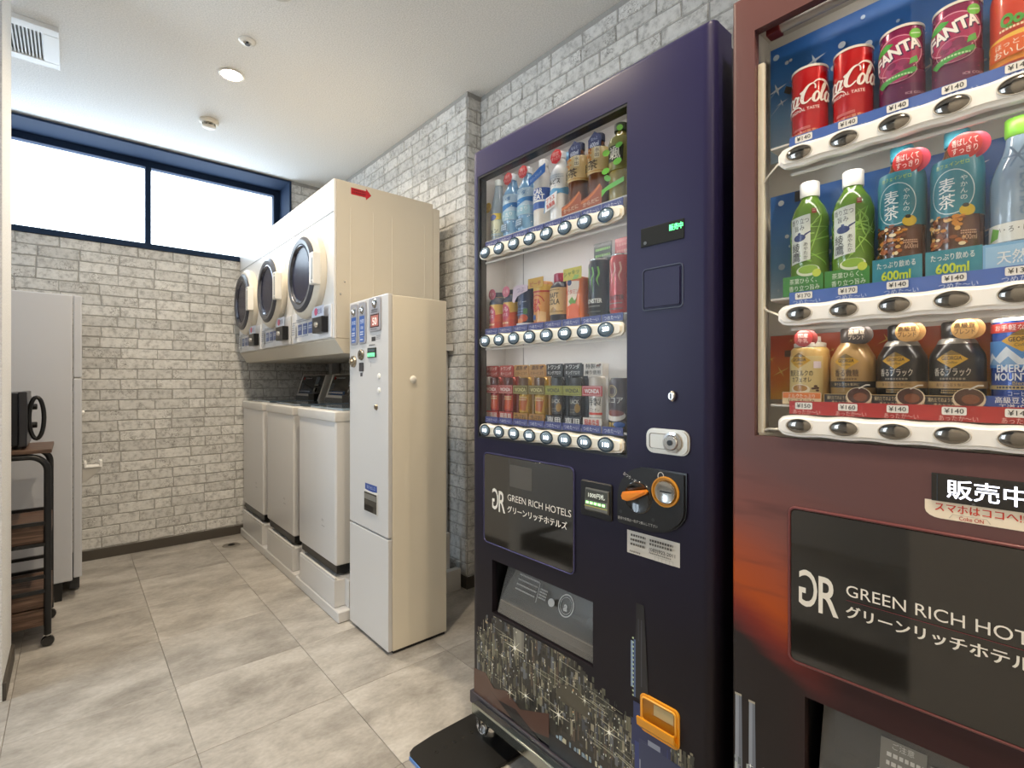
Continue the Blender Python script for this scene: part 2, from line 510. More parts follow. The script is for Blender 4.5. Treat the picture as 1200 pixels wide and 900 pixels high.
m.build('wall_front', M_PAPER, origin=(0, YF, 0), **ST)
# unseen corridor beyond the open entrance, added to bring in daylight
m = MB(); m.box(XC, XL - .10, YF, YL - .1, -0.10, 0.0); m.build('floor_corridor', M_TILE, origin=(XC, 0, -.1), **ST)
m = MB(); m.box(XC, XL - .10, YF, YL - .1, CEIL, CEIL + .1); m.build('ceiling_corridor', M_PAPER, origin=(XC, 0, CEIL), **ST)
m = MB(); m.box(XC - .1, XA - .1, YL - .1, YL, 0, CEIL); m.build('wall_corridor_end', M_PAPER, origin=(XC, YL, 0), **ST)
m = MB(); m.box(XC - .1, XC, YF, YL, 0, CZ0); m.box(XC - .1, XC, YF, YL, CZ1, CEIL); m.box(XC - .1, XC, YF, CY0, CZ0, CZ1); m.box(XC - .1, XC, CY1, YL, CZ0, CZ1); m.build('wall_corridor', M_PAPER, origin=(XC, 0, 0), **ST)
for n_, (ya, yb) in enumerate(((CY0, (CY0 + CY1) / 2), ((CY0 + CY1) / 2, CY1))):
    m = MB(); w_ = .03
    m.box(XC - .06, XC - .02, ya, yb, CZ0, CZ0 + w_); m.box(XC - .06, XC - .02, ya, yb, CZ1 - w_, CZ1); m.box(XC - .06, XC - .02, ya, ya + w_, CZ0 + w_, CZ1 - w_); m.box(XC - .06, XC - .02, yb - w_, yb, CZ0 + w_, CZ1 - w_)
    wn = m.build('window_%d' % (n_ + 2), M_FRAME, origin=(XC, ya, CZ0), **ST)  # unseen window, added so daylight reaches the machine fronts
    m = MB(); m.box(XC - .043, XC - .037, ya + w_, yb - w_, CZ0 + w_, CZ1 - w_); m.build('pane', glass_mat('corridor_window_glass'), wn)

# ---- bricks
BH, BL, BJ = 0.06517, 0.188, 0.0050
brick_me = {}
def brick_mesh(w, v):
    k = (round(w, 3), v)
    if k in brick_me: return brick_me[k]
    r = random.Random(hash(k) % 9999)
    h = BH - BJ; bm = bmesh.new()
    def outline(ins, dep):
        pts = []
        for (a, b) in ((0, 0), (.33, 0), (.66, 0), (1, 0), (1, 1), (.66, 1), (.33, 1), (0, 1)):
            x = -w / 2 + ins + a * (w - 2 * ins); z = -h / 2 + ins + b * (h - 2 * ins)
            pts.append((x, dep, z))
        return pts
    jit = [(r.uniform(-.0022, .0022), r.uniform(-.0022, .0022)) for _ in range(8)]
    A = [bm.verts.new((p[0] + j[0], p[1], p[2] + j[1])) for p, j in zip(outline(0, 0.0), jit)]
    B = [bm.verts.new((p[0] + j[0], p[1] + r.uniform(-.0006, .0006), p[2] + j[1])) for p, j in zip(outline(0.0025, -0.0045), jit)]
    for i in range(8): bm.faces.new((A[i], A[(i + 1) % 8], B[(i + 1) % 8], B[i]))
    bm.faces.new(B)
    bmesh.ops.recalc_face_normals(bm, faces=list(bm.faces))
    bm.faces.ensure_lookup_table()
    me = bpy.data.meshes.new('brick'); bm.to_mesh(me); bm.free(); me.materials.append(M_BRICK)
    brick_me[k] = me; return me

def lay_bricks(wall, a0, a1, place, rotz, seen, skip=lambda a, b, z0, z1: (a, b), phase=0.0, seed=3):
    """place(a,z) -> world point on the wall; seen(a,z) -> priority or None (then it goes in the joined rest)"""
    r = random.Random(seed); cand = []
    rows = int((CEIL - 0.0) / BH) + 1
    for i in range(rows):
        z = i * BH + BH / 2
        if z + BH / 2 > CEIL + 0.02: break
        a = a0 - BL * (phase + (0.5 if i % 2 else 0.0) + r.uniform(-.06, .06))
        while a < a1:
            L = BL * (0.5 if r.random() < 0.07 else 1.0)
            s, e = max(a, a0), min(a + L, a1); a += L
            if e - s < 0.03: continue
            s, e = skip(s, e, z - BH / 2, z + BH / 2)
            if e - s < 0.02: continue
            cand.append((s + BJ / 2, e - BJ / 2, z, r.randrange(6)))
    parts = []; rest = []
    for c in cand:
        p = seen((c[0] + c[1]) / 2, c[2])
        (parts if p is not None else rest).append((p, c))
    parts.sort(key=lambda q: q[0])
    rest += parts[298:]; parts = parts[:298]
    for _, (s, e, z, v) in parts:
        w = round((e - s) / 0.008) * 0.008
        o = link('brick', brick_mesh(min(w, e - s + .002), v), wall)
        o.location = Vector(place((s + e) / 2, z)) - wloc(wall); o.rotation_euler = (0, 0, rotz)
    if rest:
        bm = bmesh.new(); rm = Matrix.Rotation(rotz, 4, 'Z')
        for _, (s, e, z, v) in rest:
            w = round((e - s) / 0.008) * 0.008
            n0 = len(bm.verts); bm.from_mesh(brick_mesh(min(w, e - s + .002), v)); bm.verts.ensure_lookup_table()
            T = Matrix.Translation(Vector(place((s + e) / 2, z)) - wloc(wall)) @ rm
            bmesh.ops.transform(bm, matrix=T, verts=bm.verts[n0:])
        me = bpy.data.meshes.new('brick_field'); bm.to_mesh(me); bm.free(); me.materials.append(M_BRICK)
        link('brick_field', me, wall, kind='stuff')

lay_bricks(wall_back, -0.72, XP, lambda a, z: (a, YB, z), 0.0,
           lambda a, z: (abs(a - 0.45) if (a > -0.1 and a < 1.0) or z > 1.0 and a > 0 else None),
           skip=lambda s, e, z0, z1: (max(s, WX1 + .001), e) if z1 > WZ0 + .01 else (s, e), seed=5)
lay_bricks(wall_right, -1.0, YP, lambda a, z: (XR, a, z), -PI / 2,
           lambda a, z: (0 if a > 1.25 else 1 + (1.25 - a)) if (a > 1.25 or (z > 1.7 and a > 0.35)) else None, seed=8)
lay_bricks(wall_col, YP + 0.001, YB, lambda a, z: (XP, a, z), -PI / 2,
           lambda a, z: (0 if a < 2.5 or z > 1.8 else 1) if (a < 2.5 or z > 0.9) else None, seed=9)
# the narrow end face of the column
r = random.Random(4)
for i in range(int(CEIL / BH)):
    z = i * BH + BH / 2; w = XR - XP - 0.006
    cuts = [(XP + .003, XR - .003)] if i % 2 else [(XP + .003, XP + 0.058), (XP + 0.064, XR - .003)]
    for s, e in cuts:
        o = link('brick', brick_mesh(round(e - s, 3), r.randrange(3)), wall_col)
        o.location = Vector(((s + e) / 2, YP, z)) - wloc(wall_col)

# ---- baseboards
def baseboard(name, x0, x1, y0, y1):
    m = MB(); m.box(x0, x1, y0, y1, 0.0, 0.062, 0.002, 1); m.build(name, M_BASE, **ST)
baseboard('baseboard_back', XA, XP, YB - 0.012, YB)
baseboard('baseboard_right', XR - 0.012, XR, YF, YP)
baseboard('baseboard_column', XP - 0.012, XP, YP - 0.012, YB - .013)
baseboard('baseboard_column_end', XP + .001, XR - 0.013, YP - 0.012, YP)
baseboard('baseboard_left', XL, XL + 0.010, EY1, YL)

# ---- window: dark lined opening, outer frame, mullion and panes
D = 0.29
m = MB()
m.box(WX0, WX1, YB - .012, YB + D, WZ1 - .012, WZ1); m.box(WX0, WX1, YB - .012, YB + D, WZ0, WZ0 + .034)
m.box(WX1 - .014, WX1, YB - .012, YB + D, WZ0 + .022, WZ1 - .012); m.box(WX0, WX0 + .014, YB - .012, YB + D, WZ0 + .022, WZ1 - .012)
win = m.build('window_1', M_FRAME, origin=(0, YB, WZ0), **ST)
m = MB()
fy0, fy1 = YB + D - .06, YB + D - .005
m.box(WX0 + .014, WX1 - .014, fy0, fy1, WZ1 - .055, WZ1 - .012, .003); m.box(WX0 + .014, WX1 - .014, fy0, fy1, WZ0 + .022, WZ0 + .06, .003)
m.box(WX1 - .058, WX1 - .014, fy0, fy1, WZ0 + .06, WZ1 - .055, .003); m.box(WX0 + .014, WX0 + .058, fy0, fy1, WZ0 + .06, WZ1 - .055, .003)
m.build('window_frame', M_FRAME, win)
MX = 0.393
for x in (MX, MX - .83):
    m = MB(); m.box(x - .016, x + .016, fy0, fy1, WZ0 + .06, WZ1 - .055, .002); m.build('mullion', M_FRAME, win)
M_PANE = glass_mat('window_glass')
for a, b in ((MX + .016, WX1 - .058), (MX - .814, MX - .016), (WX0 + .058, MX - .846)):
    m = MB(); m.box(a, b, fy0 + .024, fy0 + .030, WZ0 + .06, WZ1 - .055); m.build('pane', M_PANE, win)

# ================================================================== CEILING FITTINGS
def downlight(x, y, label):
    t = thing('downlight', (x, y, CEIL), label, 'light', 'round recessed ceiling downlights')
    m = MB(); m.lathe([(.046, -.001), (.056, -.001), (.058, -.003), (.054, -.006), (.047, -.004)], (x, y, CEIL), seg=32)
    m.build('trim_ring', mat('f2efe8', 0.4), t, smooth=40)
    m = MB(); m.lathe([(0, -.0045), (.03, -.0044), (.047, -.0040)], (x, y, CEIL), seg=32)
    m.build('lamp_lens', mat((1.0, .90, .74), 0.4, emit=30.0), t)
    l = bpy.data.lights.new('lamp', 'AREA'); l.shape = 'DISK'; l.size = 0.085; l.energy = LAMP_W; l.color = LAMP_COL
    l.spread = math.radians(150)
    lo = bpy.data.objects.new('lamp', l); COL.objects.link(lo); lo.parent = t; lo.location = (0, 0, -.012)
downlight(0.60, 2.826, 'lit round downlight in the ceiling between sprinkler and smoke detector')
downlight(0.60, 1.44, 'round downlight over the aisle before the dark blue vending machine')
downlight(0.60, 0.05, 'round downlight over the aisle before the mauve vending machine')
downlight(0.60, -1.34, 'round downlight at the near end of the aisle behind the viewer')

t = thing('sprinkler_head', (0.594, 2.498, CEIL), 'small white sprinkler head with dark centre on the ceiling', 'sprinkler')
m = MB(); m.lathe([(0, 0), (.034, 0), (.036, -.003), (.030, -.008), (.016, -.010), (.014, -.006), (0, -.006)], (0.594, 2.498, CEIL), seg=28)
m.build('cover_plate', mat('e8e6e0', 0.3), t, smooth=40)
m = MB(); m.lathe([(0, -.006), (.006, -.006), (.006, -.014), (.011, -.016), (.011, -.018), (0, -.018)], (0.594, 2.498, CEIL), seg=12)
m.build('nozzle', M_DKGREY, t)

t = thing('smoke_detector', (0.605, 3.41, CEIL), 'round cream smoke detector on the ceiling near the window', 'detector')
c = (0.605, 3.41, CEIL)
m = MB(); m.lathe([(0, 0), (.05, 0), (.052, -.004), (.050, -.016), (.043, -.022), (0, -.022)], c, seg=32); m.build('base', M_CREAM, t, smooth=35)
m = MB(); m.lathe([(0, -.046), (.026, -.046), (.034, -.042), (.036, -.036), (0, -.036)], c, seg=28); m.build('sensor_cap', M_CREAM, t, smooth=35)
for i in range(10):
    a = 2 * PI * i / 10; m = MB()
    m.box(c[0] + .032 * math.cos(a) - .003, c[0] + .032 * math.cos(a) + .003, c[1] + .032 * math.sin(a) - .003, c[1] + .032 * math.sin(a) + .003, CEIL - .037, CEIL - .021)
    m.build('cage_rib', mat('b7b1a2', 0.5), t)
m = MB(); m.lathe([(0, -.03), (.02, -.03), (.02, -.021), (0, -.021)], c, seg=16); m.build('sensor_core', M_DKGREY, t)

t = thing('ceiling_speaker', (0.611, 2.10, CEIL), 'round white ceiling fitting cut off by the top of the picture', 'fitting')
m = MB(); m.lathe([(0, -.004), (.04, -.006), (.05, -.005), (.055, 0)], (0.611, 2.10, CEIL), seg=28); m.build('cover', mat('e8e6e0', .4), t, smooth=40)
m = MB(); m.lathe([(.040, -.0062), (.044, -.0072), (.048, -.0058)], (0.611, 2.10, CEIL), seg=28); m.build('rim', mat('d0cec8', .4), t)

# exhaust vent
vx0, vx1, vy0, vy1 = -0.36, -0.045, 2.94, 3.30
t = thing('exhaust_vent', ((vx0 + vx1) / 2, (vy0 + vy1) / 2, CEIL), 'square white louvred exhaust vent on the ceiling at far left', 'vent')
m = MB(); h = .022
m.box(vx0, vx1, vy0, vy0 + .055, CEIL - h, CEIL, .004); m.box(vx0, vx1, vy1 - .055, vy1, CEIL - h, CEIL, .004)
m.box(vx1 - .055, vx1, vy0 + .055, vy1 - .055, CEIL - h, CEIL, .002); m.box(vx0, vx0 + .055, vy0 + .055, vy1 - .055, CEIL - h, CEIL, .002)
m.build('frame', mat('e9eaea', .4), t)
n = 17
for i in range(n):
    x = vx0 + .06 + (vx1 - vx0 - .12) * i / (n - 1)
    m = MB(); m.prism([(x - .003, CEIL - .004), (x + .003, CEIL - .004), (x + .007, CEIL - .018), (x + .002, CEIL - .018)], 'y', vy0 + .055, vy1 - .055)
    m.build('louvre', mat('d5d6d6', .4), t)
m = MB(); m.box(vx0 + .05, vx1 - .05, vy0 + .05, vy1 - .05, CEIL - .003, CEIL - .0005); m.build('duct_opening', mat('8d9196', .6), t)

# floor drain
t = thing('floor_drain', (0.80, 3.775, 0), 'round metal floor drain cover beside the washer stands', 'drain')
m = MB(); m.lathe([(0, .004), (.044, .004), (.05, .003), (.054, .0004)], (0.80, 3.775, 0), seg=32); m.build('cover', mat('a09a90', .35, metal=.8), t, smooth=40)
m = MB(); m.lathe([(.018, .0045), (.020, .0052), (.022, .0045)], (0.80, 3.775, 0), seg=24); m.build('centre_ring', mat('6a655e', .4, metal=.8), t)

# ================================================================== FRIDGE, RACK, MICROWAVE (left)
FG = mat('c6c8ce', 0.45)
t = thing('refrigerator', (-0.28, 3.64, 0), 'tall grey-white two-door refrigerator standing against the brick wall', 'refrigerator')
m = MB(); m.box(-0.58, 0.0, 3.36, 3.93, .095, 1.53, .006); m.build('cabinet', FG, t)
m = MB(); m.box(0.003, 0.036, 3.362, 3.93, 1.116, 1.528, .006); m.build('freezer_door', FG, t)
d = MB(); d.box(0.003, 0.036, 3.362, 3.93, .107, 1.110, .006); d = d.build('fridge_door', FG, t)
m = MB(); m.prism([(.036, .572), (.06, .585), (.112, .632), (.112, .650), (.036, .650)], 'y', 3.40, 3.47, .004)
m.build('door_handle', mat('b9b6b0', .4), d, label='grey wedge-shaped pull handle')
m = MB(); m.box(.045, .118, 3.395, 3.475, .650, .658, .002); m.box(.106, .118, 3.395, 3.475, .656, .682, .002); m.box(.045, .055, 3.395, 3.475, .656, .682, .002)
m.build('handle_rim', mat('f2f1ee', .3), d)
m = MB(); m.lathe([(0, .012), (.006, .011), (.009, .004), (.007, 0), (0, 0)], (.036, 3.41, .938), 'x', 14); m.build('door_switch', mat('f7f5f0', .3), t, smooth=50)
m = MB(); m.prism([(-.075, .095), (-.035, .095), (-.040, 0), (-.068, 0)], 'y', 3.375, 3.42); m.build('leg', M_BLACK, t)
m = MB(); m.prism([(-.55, .095), (-.51, .095), (-.515, 0), (-.543, 0)], 'y', 3.375, 3.42); m.build('leg', M_BLACK, t)
m = MB(); m.box(-.012, .028, 3.50, 3.88, .012, .095); m.build('kick_plate', M_DKGREY, t)
for x in (-.05, -.53):
    m = MB(); m.box(x - .018, x + .018, 3.86, 3.90, 0, .095); m.build('leg', M_BLACK, t)

t = thing('kitchen_rack', (-0.34, 3.0, 0), 'dark wood and black steel rolling rack under the microwave', 'rack')
def u_path(y, x1, x0, zt, rr, z0=.05):
    p = [(x1, y, z0)]
    for i in range(9):
        a = PI / 2 * i / 8; p.append((x1 - rr + rr * math.cos(a), y, zt - rr + rr * math.sin(a)))
    for i in range(9):
        a = PI / 2 + PI / 2 * i / 8; p.append((x0 + rr + rr * math.cos(a), y, zt - rr + rr * math.sin(a)))
    return p + [(x0, y, z0)]
for y in (2.845, 3.165):
    m = MB(); m.tube(u_path(y, -.078, -.60, .788, .06), .0125, 10); m.build('end_frame', M_BLACK, t, smooth=50)
m = MB(); m.box(-.61, -.065, 2.83, 3.18, .801, .817, .003); m.build('table_top', M_WOOD, t)
for zt, h in ((.505, .075), (.225, .062), (.157, .070)):
    m = MB(); m.box(-.600, -.070, 2.848, 3.162, zt - h, zt, .003); m.build('shelf_board', M_WOOD, t)
for z in (.425, .512, .292, .232):
    for y in (2.842, 3.168):
        m = MB(); m.box(-.60, -.078, y - .007, y + .007, z - .007, z + .007); m.build('rail', M_BLACK, t)
for x in (-.078, -.60):
    for y in (2.845, 3.165):
        m = MB(); m.lathe([(0, -.010), (.020, -.010), (.022, -.006), (.022, .006), (.020, .010), (0, .010)], (x, y, .022), 'y', 16)
        c_ = m.build('caster', M_BLACKP, t, smooth=40)
        m = MB(); m.lathe([(0, .0), (.008, 0), (.008, .014), (0, .014)], (x, y, .038), 'z', 10); m.build('caster_stem', M_STEEL, c_)

t = thing('microwave_oven', (-0.36, 3.02, .817), 'black microwave oven with oval door handle on the rack', 'microwave')
m = MB(); m.box(-.60, -.168, 2.875, 3.150, .832, 1.050, .005); m.build('body', mat('1b1c22', .35), t)
m = MB(); m.box(-.167, -.141, 2.870, 3.155, .828, 1.054, .004); d = m.build('door', mat('24242a', .3), t)
ring = [(-.1145 + .023 * math.cos(2 * PI * i / 28), 2.93, .942 + .088 * math.sin(2 * PI * i / 28)) for i in range(28)]
m = MB(); m.tube(ring, .0078, 8, closed=True); m.build('door_handle', M_BLACK, d, smooth=60, label='oval black loop handle')
for z in (.985, .905):
    m = MB(); m.lathe([(0, 0), (.013, 0), (.013, .022), (.011, .024), (0, .024)], (-.141, 3.06, z), 'x', 16); m.build('knob', M_BLACK, t, smooth=40)
for x in (-.57, -.17):
    for y in (2.90, 3.12):
        m = MB(); m.cyl((x, y, .817), .012, .016); m.build('foot', M_BLACK, t)

# ================================================================== WASHERS ON STANDS, DRYERS ABOVE
WHERE = ['nearest the detergent dispenser', 'in the middle of the row', 'farthest back by the brick wall']
def washer_stand(y0, y1, where):
    yc = (y0 + y1) / 2
    t = thing('washer_stand', (1.2, yc, 0), 'low white washer plinth with cut corners, ' + where, 'stand', 'white plinths under the washers')
    x0, x1 = .905, 1.50; c = .055
    o = [(x0 + c * .0, y0), (x1, y0), (x1, y1), (x0, y1)]
    m = MB(); m.prism([(x0, y0), (x1, y0), (x1, y1), (x0, y1)], 'z', 0, .050, .004, 1); m.build('foot_flange', M_WHITE, t)
    m = MB(); m.prism([(x0 + .004, y0 + c), (x0 + c, y0 + c), (x0 + c, y0 + .01), (x1 - c, y0 + .01), (x1 - c, y1 - .01), (x0 + c, y1 - .01), (x0 + c, y1 - c), (x0 + .004, y1 - c)], 'z', .050, .178, .004, 1)
    m.build('raised_body', M_WHITE, t)
    m = MB(); m.box(x0 + .0045, x0 + .016, y0 + c, y1 - c, .1785, .190, .003); m.build('front_lip', M_WHITE, t)
def washer(y0, y1, where):
    yc = (y0 + y1) / 2
    t = thing('washing_machine', (1.2, yc, .178), 'white top-loading washing machine with slanted black control panel, ' + where, 'washing machine', 'white washing machines in a row')
    x0, x1 = .922, 1.47
    m = MB(); m.box(x0, x1, y0, y1, .232, .915, .016, 3); m.build('body', M_WHITE, t, smooth=35)
    m = MB(); m.box(x0 + .012, x1 - .02, y0 + .012, y1 - .012, .192, .234, .002); m.build('base_skirt', M_BLACK, t)
    for y in (y0 + .06, y1 - .06):
        for x in (x0 + .06, x1 - .1):
            m = MB(); m.cyl((x, y, .179), .022, .014, seg=14); m.build('rubber_foot', M_BLACK, t)
    m = MB(); m.box(x0 - .006, x1 + .004, y0 - .004, y1 + .004, .905, .955, .010, 3); top = m.build('top_deck', M_WHITE2, t, smooth=35)
    m = MB(); m.box(x0 + .05, 1.26, y0 + .035, y1 - .035, .9552, .966, .004); m.build('lid', mat('8fa0ae', .12, coat=.6), t, label='grey-blue glass lid')
    # console
    prof = [(1.275, .953), (1.47, .953), (1.47, 1.142), (1.335, 1.142), (1.29, 1.0)]
    m = MB(); m.prism(prof, 'y', y0 + .01, y1 - .01, .004, 1); con = m.build('console', M_WHITE2, t)
    def face(a, b, o):           # slanted front of the console
        k = (b) / .142; return (1.290 + (1.335 - 1.290) * k - o * .95, y1 - .01 - a, 1.0 + .142 * k + o * .3)
    w = y1 - y0 - .02; p = Print(.15, .6)
    p.rect(.03, .004, w - .012, .138, '16181d').rect(.03, .03, w * .62, .128, '2c2e33').rect(.03, .004, w * .62, .032, '34507e')
    p.rect(.05, .045, w * .20, .080, '707680').rect(w * .66, .075, w * .80, .125, '5a6470').ell(.07, .115, .014, .011, 'b3262a')
    p.lines(.10, w * .5, .112, .006, 1, 'b8b8b8').lines(.045, w * .58, .016, .007, 1, 'd7dee8')
    p.ell(w * .74, .035, .016, .016, '8b8b8b').ell(w * .74, .035, .006, .006, 'e8e8e8').rect(w * .70, .062, w * .86, .070, '9aa0a6')
    p.build('control_panel', face, con)
    p = Print(); p.rect(.0, -.040, w * .62, -.012, '55585c'); p.build('console_strip', lambda a, b, o: (1.289 + b * .3 - o, y1 - .012 - a, 1.0 + b), con)
    m = MB(); m.box(1.255, 1.30, y0 + .03, y0 + .14, .957, 1.01, .003); m.build('coin_box', M_BLACK, t)
    p = Print(.4); p.text('SH-J', .33, -.56, .010, '8a8a8a', bold=.01).lines(.33, .37, -.585, .004, 1, '9a9a9a')
    p.build('model_lettering', on_x(x0, y1, .955 + .02), t)
for i, (a, b) in enumerate(((2.236, 2.815), (2.825, 3.405), (3.415, 3.995))):
    washer_stand(a, b, WHERE[i])
for i, (a, b) in enumerate(((2.312, 2.812), (2.905, 3.405), (3.495, 3.992))):
    washer(a, b, WHERE[i])

t = thing('dryer_rack', (1.2, 3.13, 0), 'steel rack with rear posts and beige fascia carrying the dryers', 'rack')
DY = (2.28, 2.855, 3.435, 4.012); DX = .905
m = MB(); m.prism([(DX + .004, 1.296), (DX + .004, 1.290), (DX + .045, 1.228), (1.47, 1.228), (1.47, 1.296)], 'y', DY[0], DY[3]); m.build('shelf_fascia', mat('cfc8ba', .45), t)
for y in (2.36, 2.90, 3.30, 3.86):
    m = MB(); m.box(1.50, 1.56, y - .03, y + .03, 0, 1.26, .003); m.build('post', mat('d8d6d2', .4), t)
m = MB(); m.box(1.50, 1.56, DY[0], DY[3], 1.262, 1.296); m.build('rear_beam', mat('d8d6d2', .4), t)
M_DRUM = mat('8d8d92', .25, metal=1.0)
M_LENS = glass_mat('dryer_door_glass', (.16, .17, .24), .25)
def dryer(y0, y1, where, arrow=False):
    yc = (y0 + y1) / 2; z0, z1 = 1.297, 2.030
    t = thing('tumble_dryer', (1.15, yc, z0), 'white front-loading coin dryer with round dark glass door, ' + where, 'dryer', 'white tumble dryers on the rack')
    x = DX; g = .003
    m = MB(); m.box(x + .012, 1.435, y0 + g, y1 - g, z0, z1, .003); m.build('cabinet', M_CAB, t)
    m = MB(); m.box(x, x + .0115, y0 + g, y1 - g, z0, z1, .003); m.build('front_panel', mat('e6e5e3', .35), t)
    m = MB(); m.box(1.436, 1.476, y0 + g, y1 - g, z0 + .10, z1 - .022, .004); m.build('rear_cover', M_CAB, t)
    zc = 1.625; yd = yc + .012; c = (x, yd, zc)
    m = MB(); m.lathe([(.150, .0), (.212, .0), (.216, .008), (.216, .028), (.206, .040), (.190, .046), (.182, .046), (.178, .030), (.150, .020)], c, '-x', 44)
    ring = m.build('door_ring', M_CREAM, t, smooth=35)
    m = MB(); m.lathe([(.148, .022), (.184, .034), (.186, .050), (.170, .060), (.150, .058), (.142, .040)], c, '-x', 44); m.build('door_seal', mat('4d4f57', .35), ring, smooth=35)
    m = MB(); m.lathe([(0, .004), (.10, .006), (.138, .020), (.148, .048)], c, '-x', 40); m.build('door_glass', mat('20203a', .25, spec=.15), ring, smooth=60)
    m = MB(); m.lathe([(.130, .030), (.140, .050), (.146, .056), (.140, .058), (.132, .046)], c, '-x', 40); m.build('inner_chrome_ring', mat('6f7078', .2, metal=.9), ring, smooth=40)
    # handle bracket on the right of the ring
    m = MB(); m.box(x - .066, x - .030, yd - .212, yd - .158, zc - .075, zc + .075, .006); hb = m.build('handle_bracket', mat('f0eee9', .35), ring)
    m = MB(); m.box(x - .0675, x - .060, yd - .205, yd - .185, zc - .055, zc + .050, .003); m.build('handle_grip', M_GREY, hb)
    for k in (-.064, .064):
        m = MB(); m.cyl((x - .068, yd - .195, zc + k), .006, .003, 'x', 10); m.build('bolt', M_STEEL, hb)
    # lower control strip
    m = MB(); m.box(x - .008, x - .0005, y0 + .02, y1 - .02, 1.300, 1.455, .003); pan = m.build('control_strip', mat('eef0f4', .3), t)
    p = Print(.35); w = y1 - y0 - .04
    for i in range(3): p.rect(.085 + .082 * i, .035, .147 + .082 * i, .090, '3a5a9c').lines(.092 + .082 * i, .14 + .082 * i, .07, .006, 2, 'cfd8ec', seed=i)
    p.rect(.010, .020, .065, .110, 'f4f4f4').lines(.014, .06, .098, .007, 6, '9aa3b8').lines(.085, .31, .108, .006, 2, '8d93a2', seed=5).lines(.09, .3, .020, .005, 1, '9aa3b8', seed=6)
    p.rect(w - .185, .095, w - .03, .150, 'c9d4ea').ell(w - .13, .125, .022, .018, 'd4447a').text('乾燥', w - .085, .112, .026, '3c4f8d', align='c')
    p.build('panel_print', on_x(x - .008, y1 - .02, 1.302), pan)
    m = MB(); m.box(x - .040, x - .008, y0 + .05, y0 + .175, 1.325, 1.400, .004); cb = m.build('coin_box', M_BLACK, t)
    m = MB(); m.lathe([(0, .012), (.012, .010), (.014, 0)], (x - .040, y0 + .112, 1.362), '-x', 16); m.build('coin_knob', M_CHROME, cb, smooth=50)
    m = MB(); m.box(x - .002, x + .004, y0 + .01, y1 - .01, 1.878, 1.882); m.build('panel_seam', M_GREY, t)
    if arrow:
        p = Print(.4)
        p.poly([(0, 0), (.075, 0), (.075, -.012), (.102, .016), (.075, .044), (.075, .032), (0, .032)], 'c32430')
        p.lines(.008, .072, .020, .007, 2, '7d1219', pitch=.012)
        p.build('arrow_sticker', on_y(.985, y0 + g, 1.975), t)
        p = Print(.5)
        for k in range(5): p.lines(.0, .05, .11 - k * .018, .006, 1, '9b927e', seed=k).lines(.075, .15, .11 - k * .018, .006, 1, '8d846f', seed=k + 9)
        p.build('rating_print', on_y(1.275, y0 + g, 1.365), t)
        for xx in (.985, 1.10, 1.20, 1.385):
            m = MB(); m.box(xx - .004, xx + .004, y0 + g - .0015, y0 + g + .002, z0 + .02, z1 - .12, .001, 1); m.build('pressed_rib', M_CAB, t)
        for q in ((.955, 1.56), (.935, 1.50)):
            m = MB(); m.lathe([(0, .003), (.004, .002), (.005, 0)], (q[0], y0 + g, q[1]), '-y', 10); m.build('screw', M_STEEL, t)
for i in range(3): dryer(DY[i], DY[i + 1], WHERE[i], i == 0)

# ================================================================== DETERGENT / CARD DISPENSER
t = thing('detergent_dispenser', (1.095, 2.03, 0), 'slim tall white detergent vending cabinet between washers and blue machine', 'dispenser')
X0, Y0, Y1 = .965, 1.842, 2.215
m = MB(); m.box(X0 + .004, 1.226, Y0, Y1, .012, 1.445, .003); m.build('cabinet', mat('ece4d2', .42), t)
m = MB(); m.box(X0 + .01, 1.22, Y0 + .006, Y1 - .006, 0, .012); m.build('plinth', M_BLACK, t)
m = MB(); m.box(X0 - .016, X0 + .003, Y0 + .001, Y1 - .001, .468, 1.450, .004); door = m.build('upper_door', M_WHITE, t)
m = MB(); m.box(X0 - .016, X0 + .003, Y0 + .001, Y1 - .001, .014, .462, .004); m.build('lower_door', M_WHITE, t)
XD = X0 - .016
for y in (2.158, 2.073):
    m = MB(); m.prism(rrect(y - .036, y + .036, 1.258, 1.440, .012), 'x', XD - .005, XD, .002, 1); pl = m.build('product_selector', mat('9c9ca4', .35), door)
    p = Print(.3); p.rect(-.024, .028 - .0, .024, .118, '2f62b5').rect(-.020, .006, .020, .026, '3a6cc0')
    p.text('洗剤', 0, .085, .018, 'dfe8f6', align='c').text('100', 0, .06, .014, 'dfe8f6', align='c').lines(-.016, .016, .045, .006, 2, 'dfe8f6').lines(-.014, .014, .012, .006, 1, 'dfe8f6')
    p.build('selector_print', on_x(XD - .005, y, 1.262), pl)
    m = MB(); m.lathe([(.0, .010), (.012, .008), (.016, .003), (.019, 0)], (XD - .005, y, 1.405), '-x', 18); m.build('push_button', M_CHROME, pl, smooth=50)
m = MB(); m.prism(rrect(1.900, 2.008, 1.304, 1.446, .012), 'x', XD - .005, XD, .002, 1); pl = m.build('display_plate', mat('a3a3aa', .35), door)
m = MB(); m.lathe([(.0, .010), (.013, .008), (.017, .003), (.020, 0)], (XD - .005, 1.952, 1.420), '-x', 18); m.build('push_button', M_CHROME, pl, smooth=50)
p = Print(.2); p.rect(-.040, .015, .040, .070, '51282a').rect(-.033, .020, .033, .064, 'c07a72').text('50', 0, .026, .030, 'f5d8cf', align='c', bold=.02, emit=.4).lines(-.03, .03, .085, .005, 2, '6a6a70').lines(-.03, .03, .005, .004, 1, '6a6a70')
p.build('price_display', on_x(XD - .005, 1.952, 1.306), pl)
p = Print(.3)
p.rect(.225, .0, .262, .018, '2a2a2e').lines(.27, .31, .018, .004, 3, '9a9aa0')
p.build('slot_print', on_x(XD, Y1, 1.265), door)
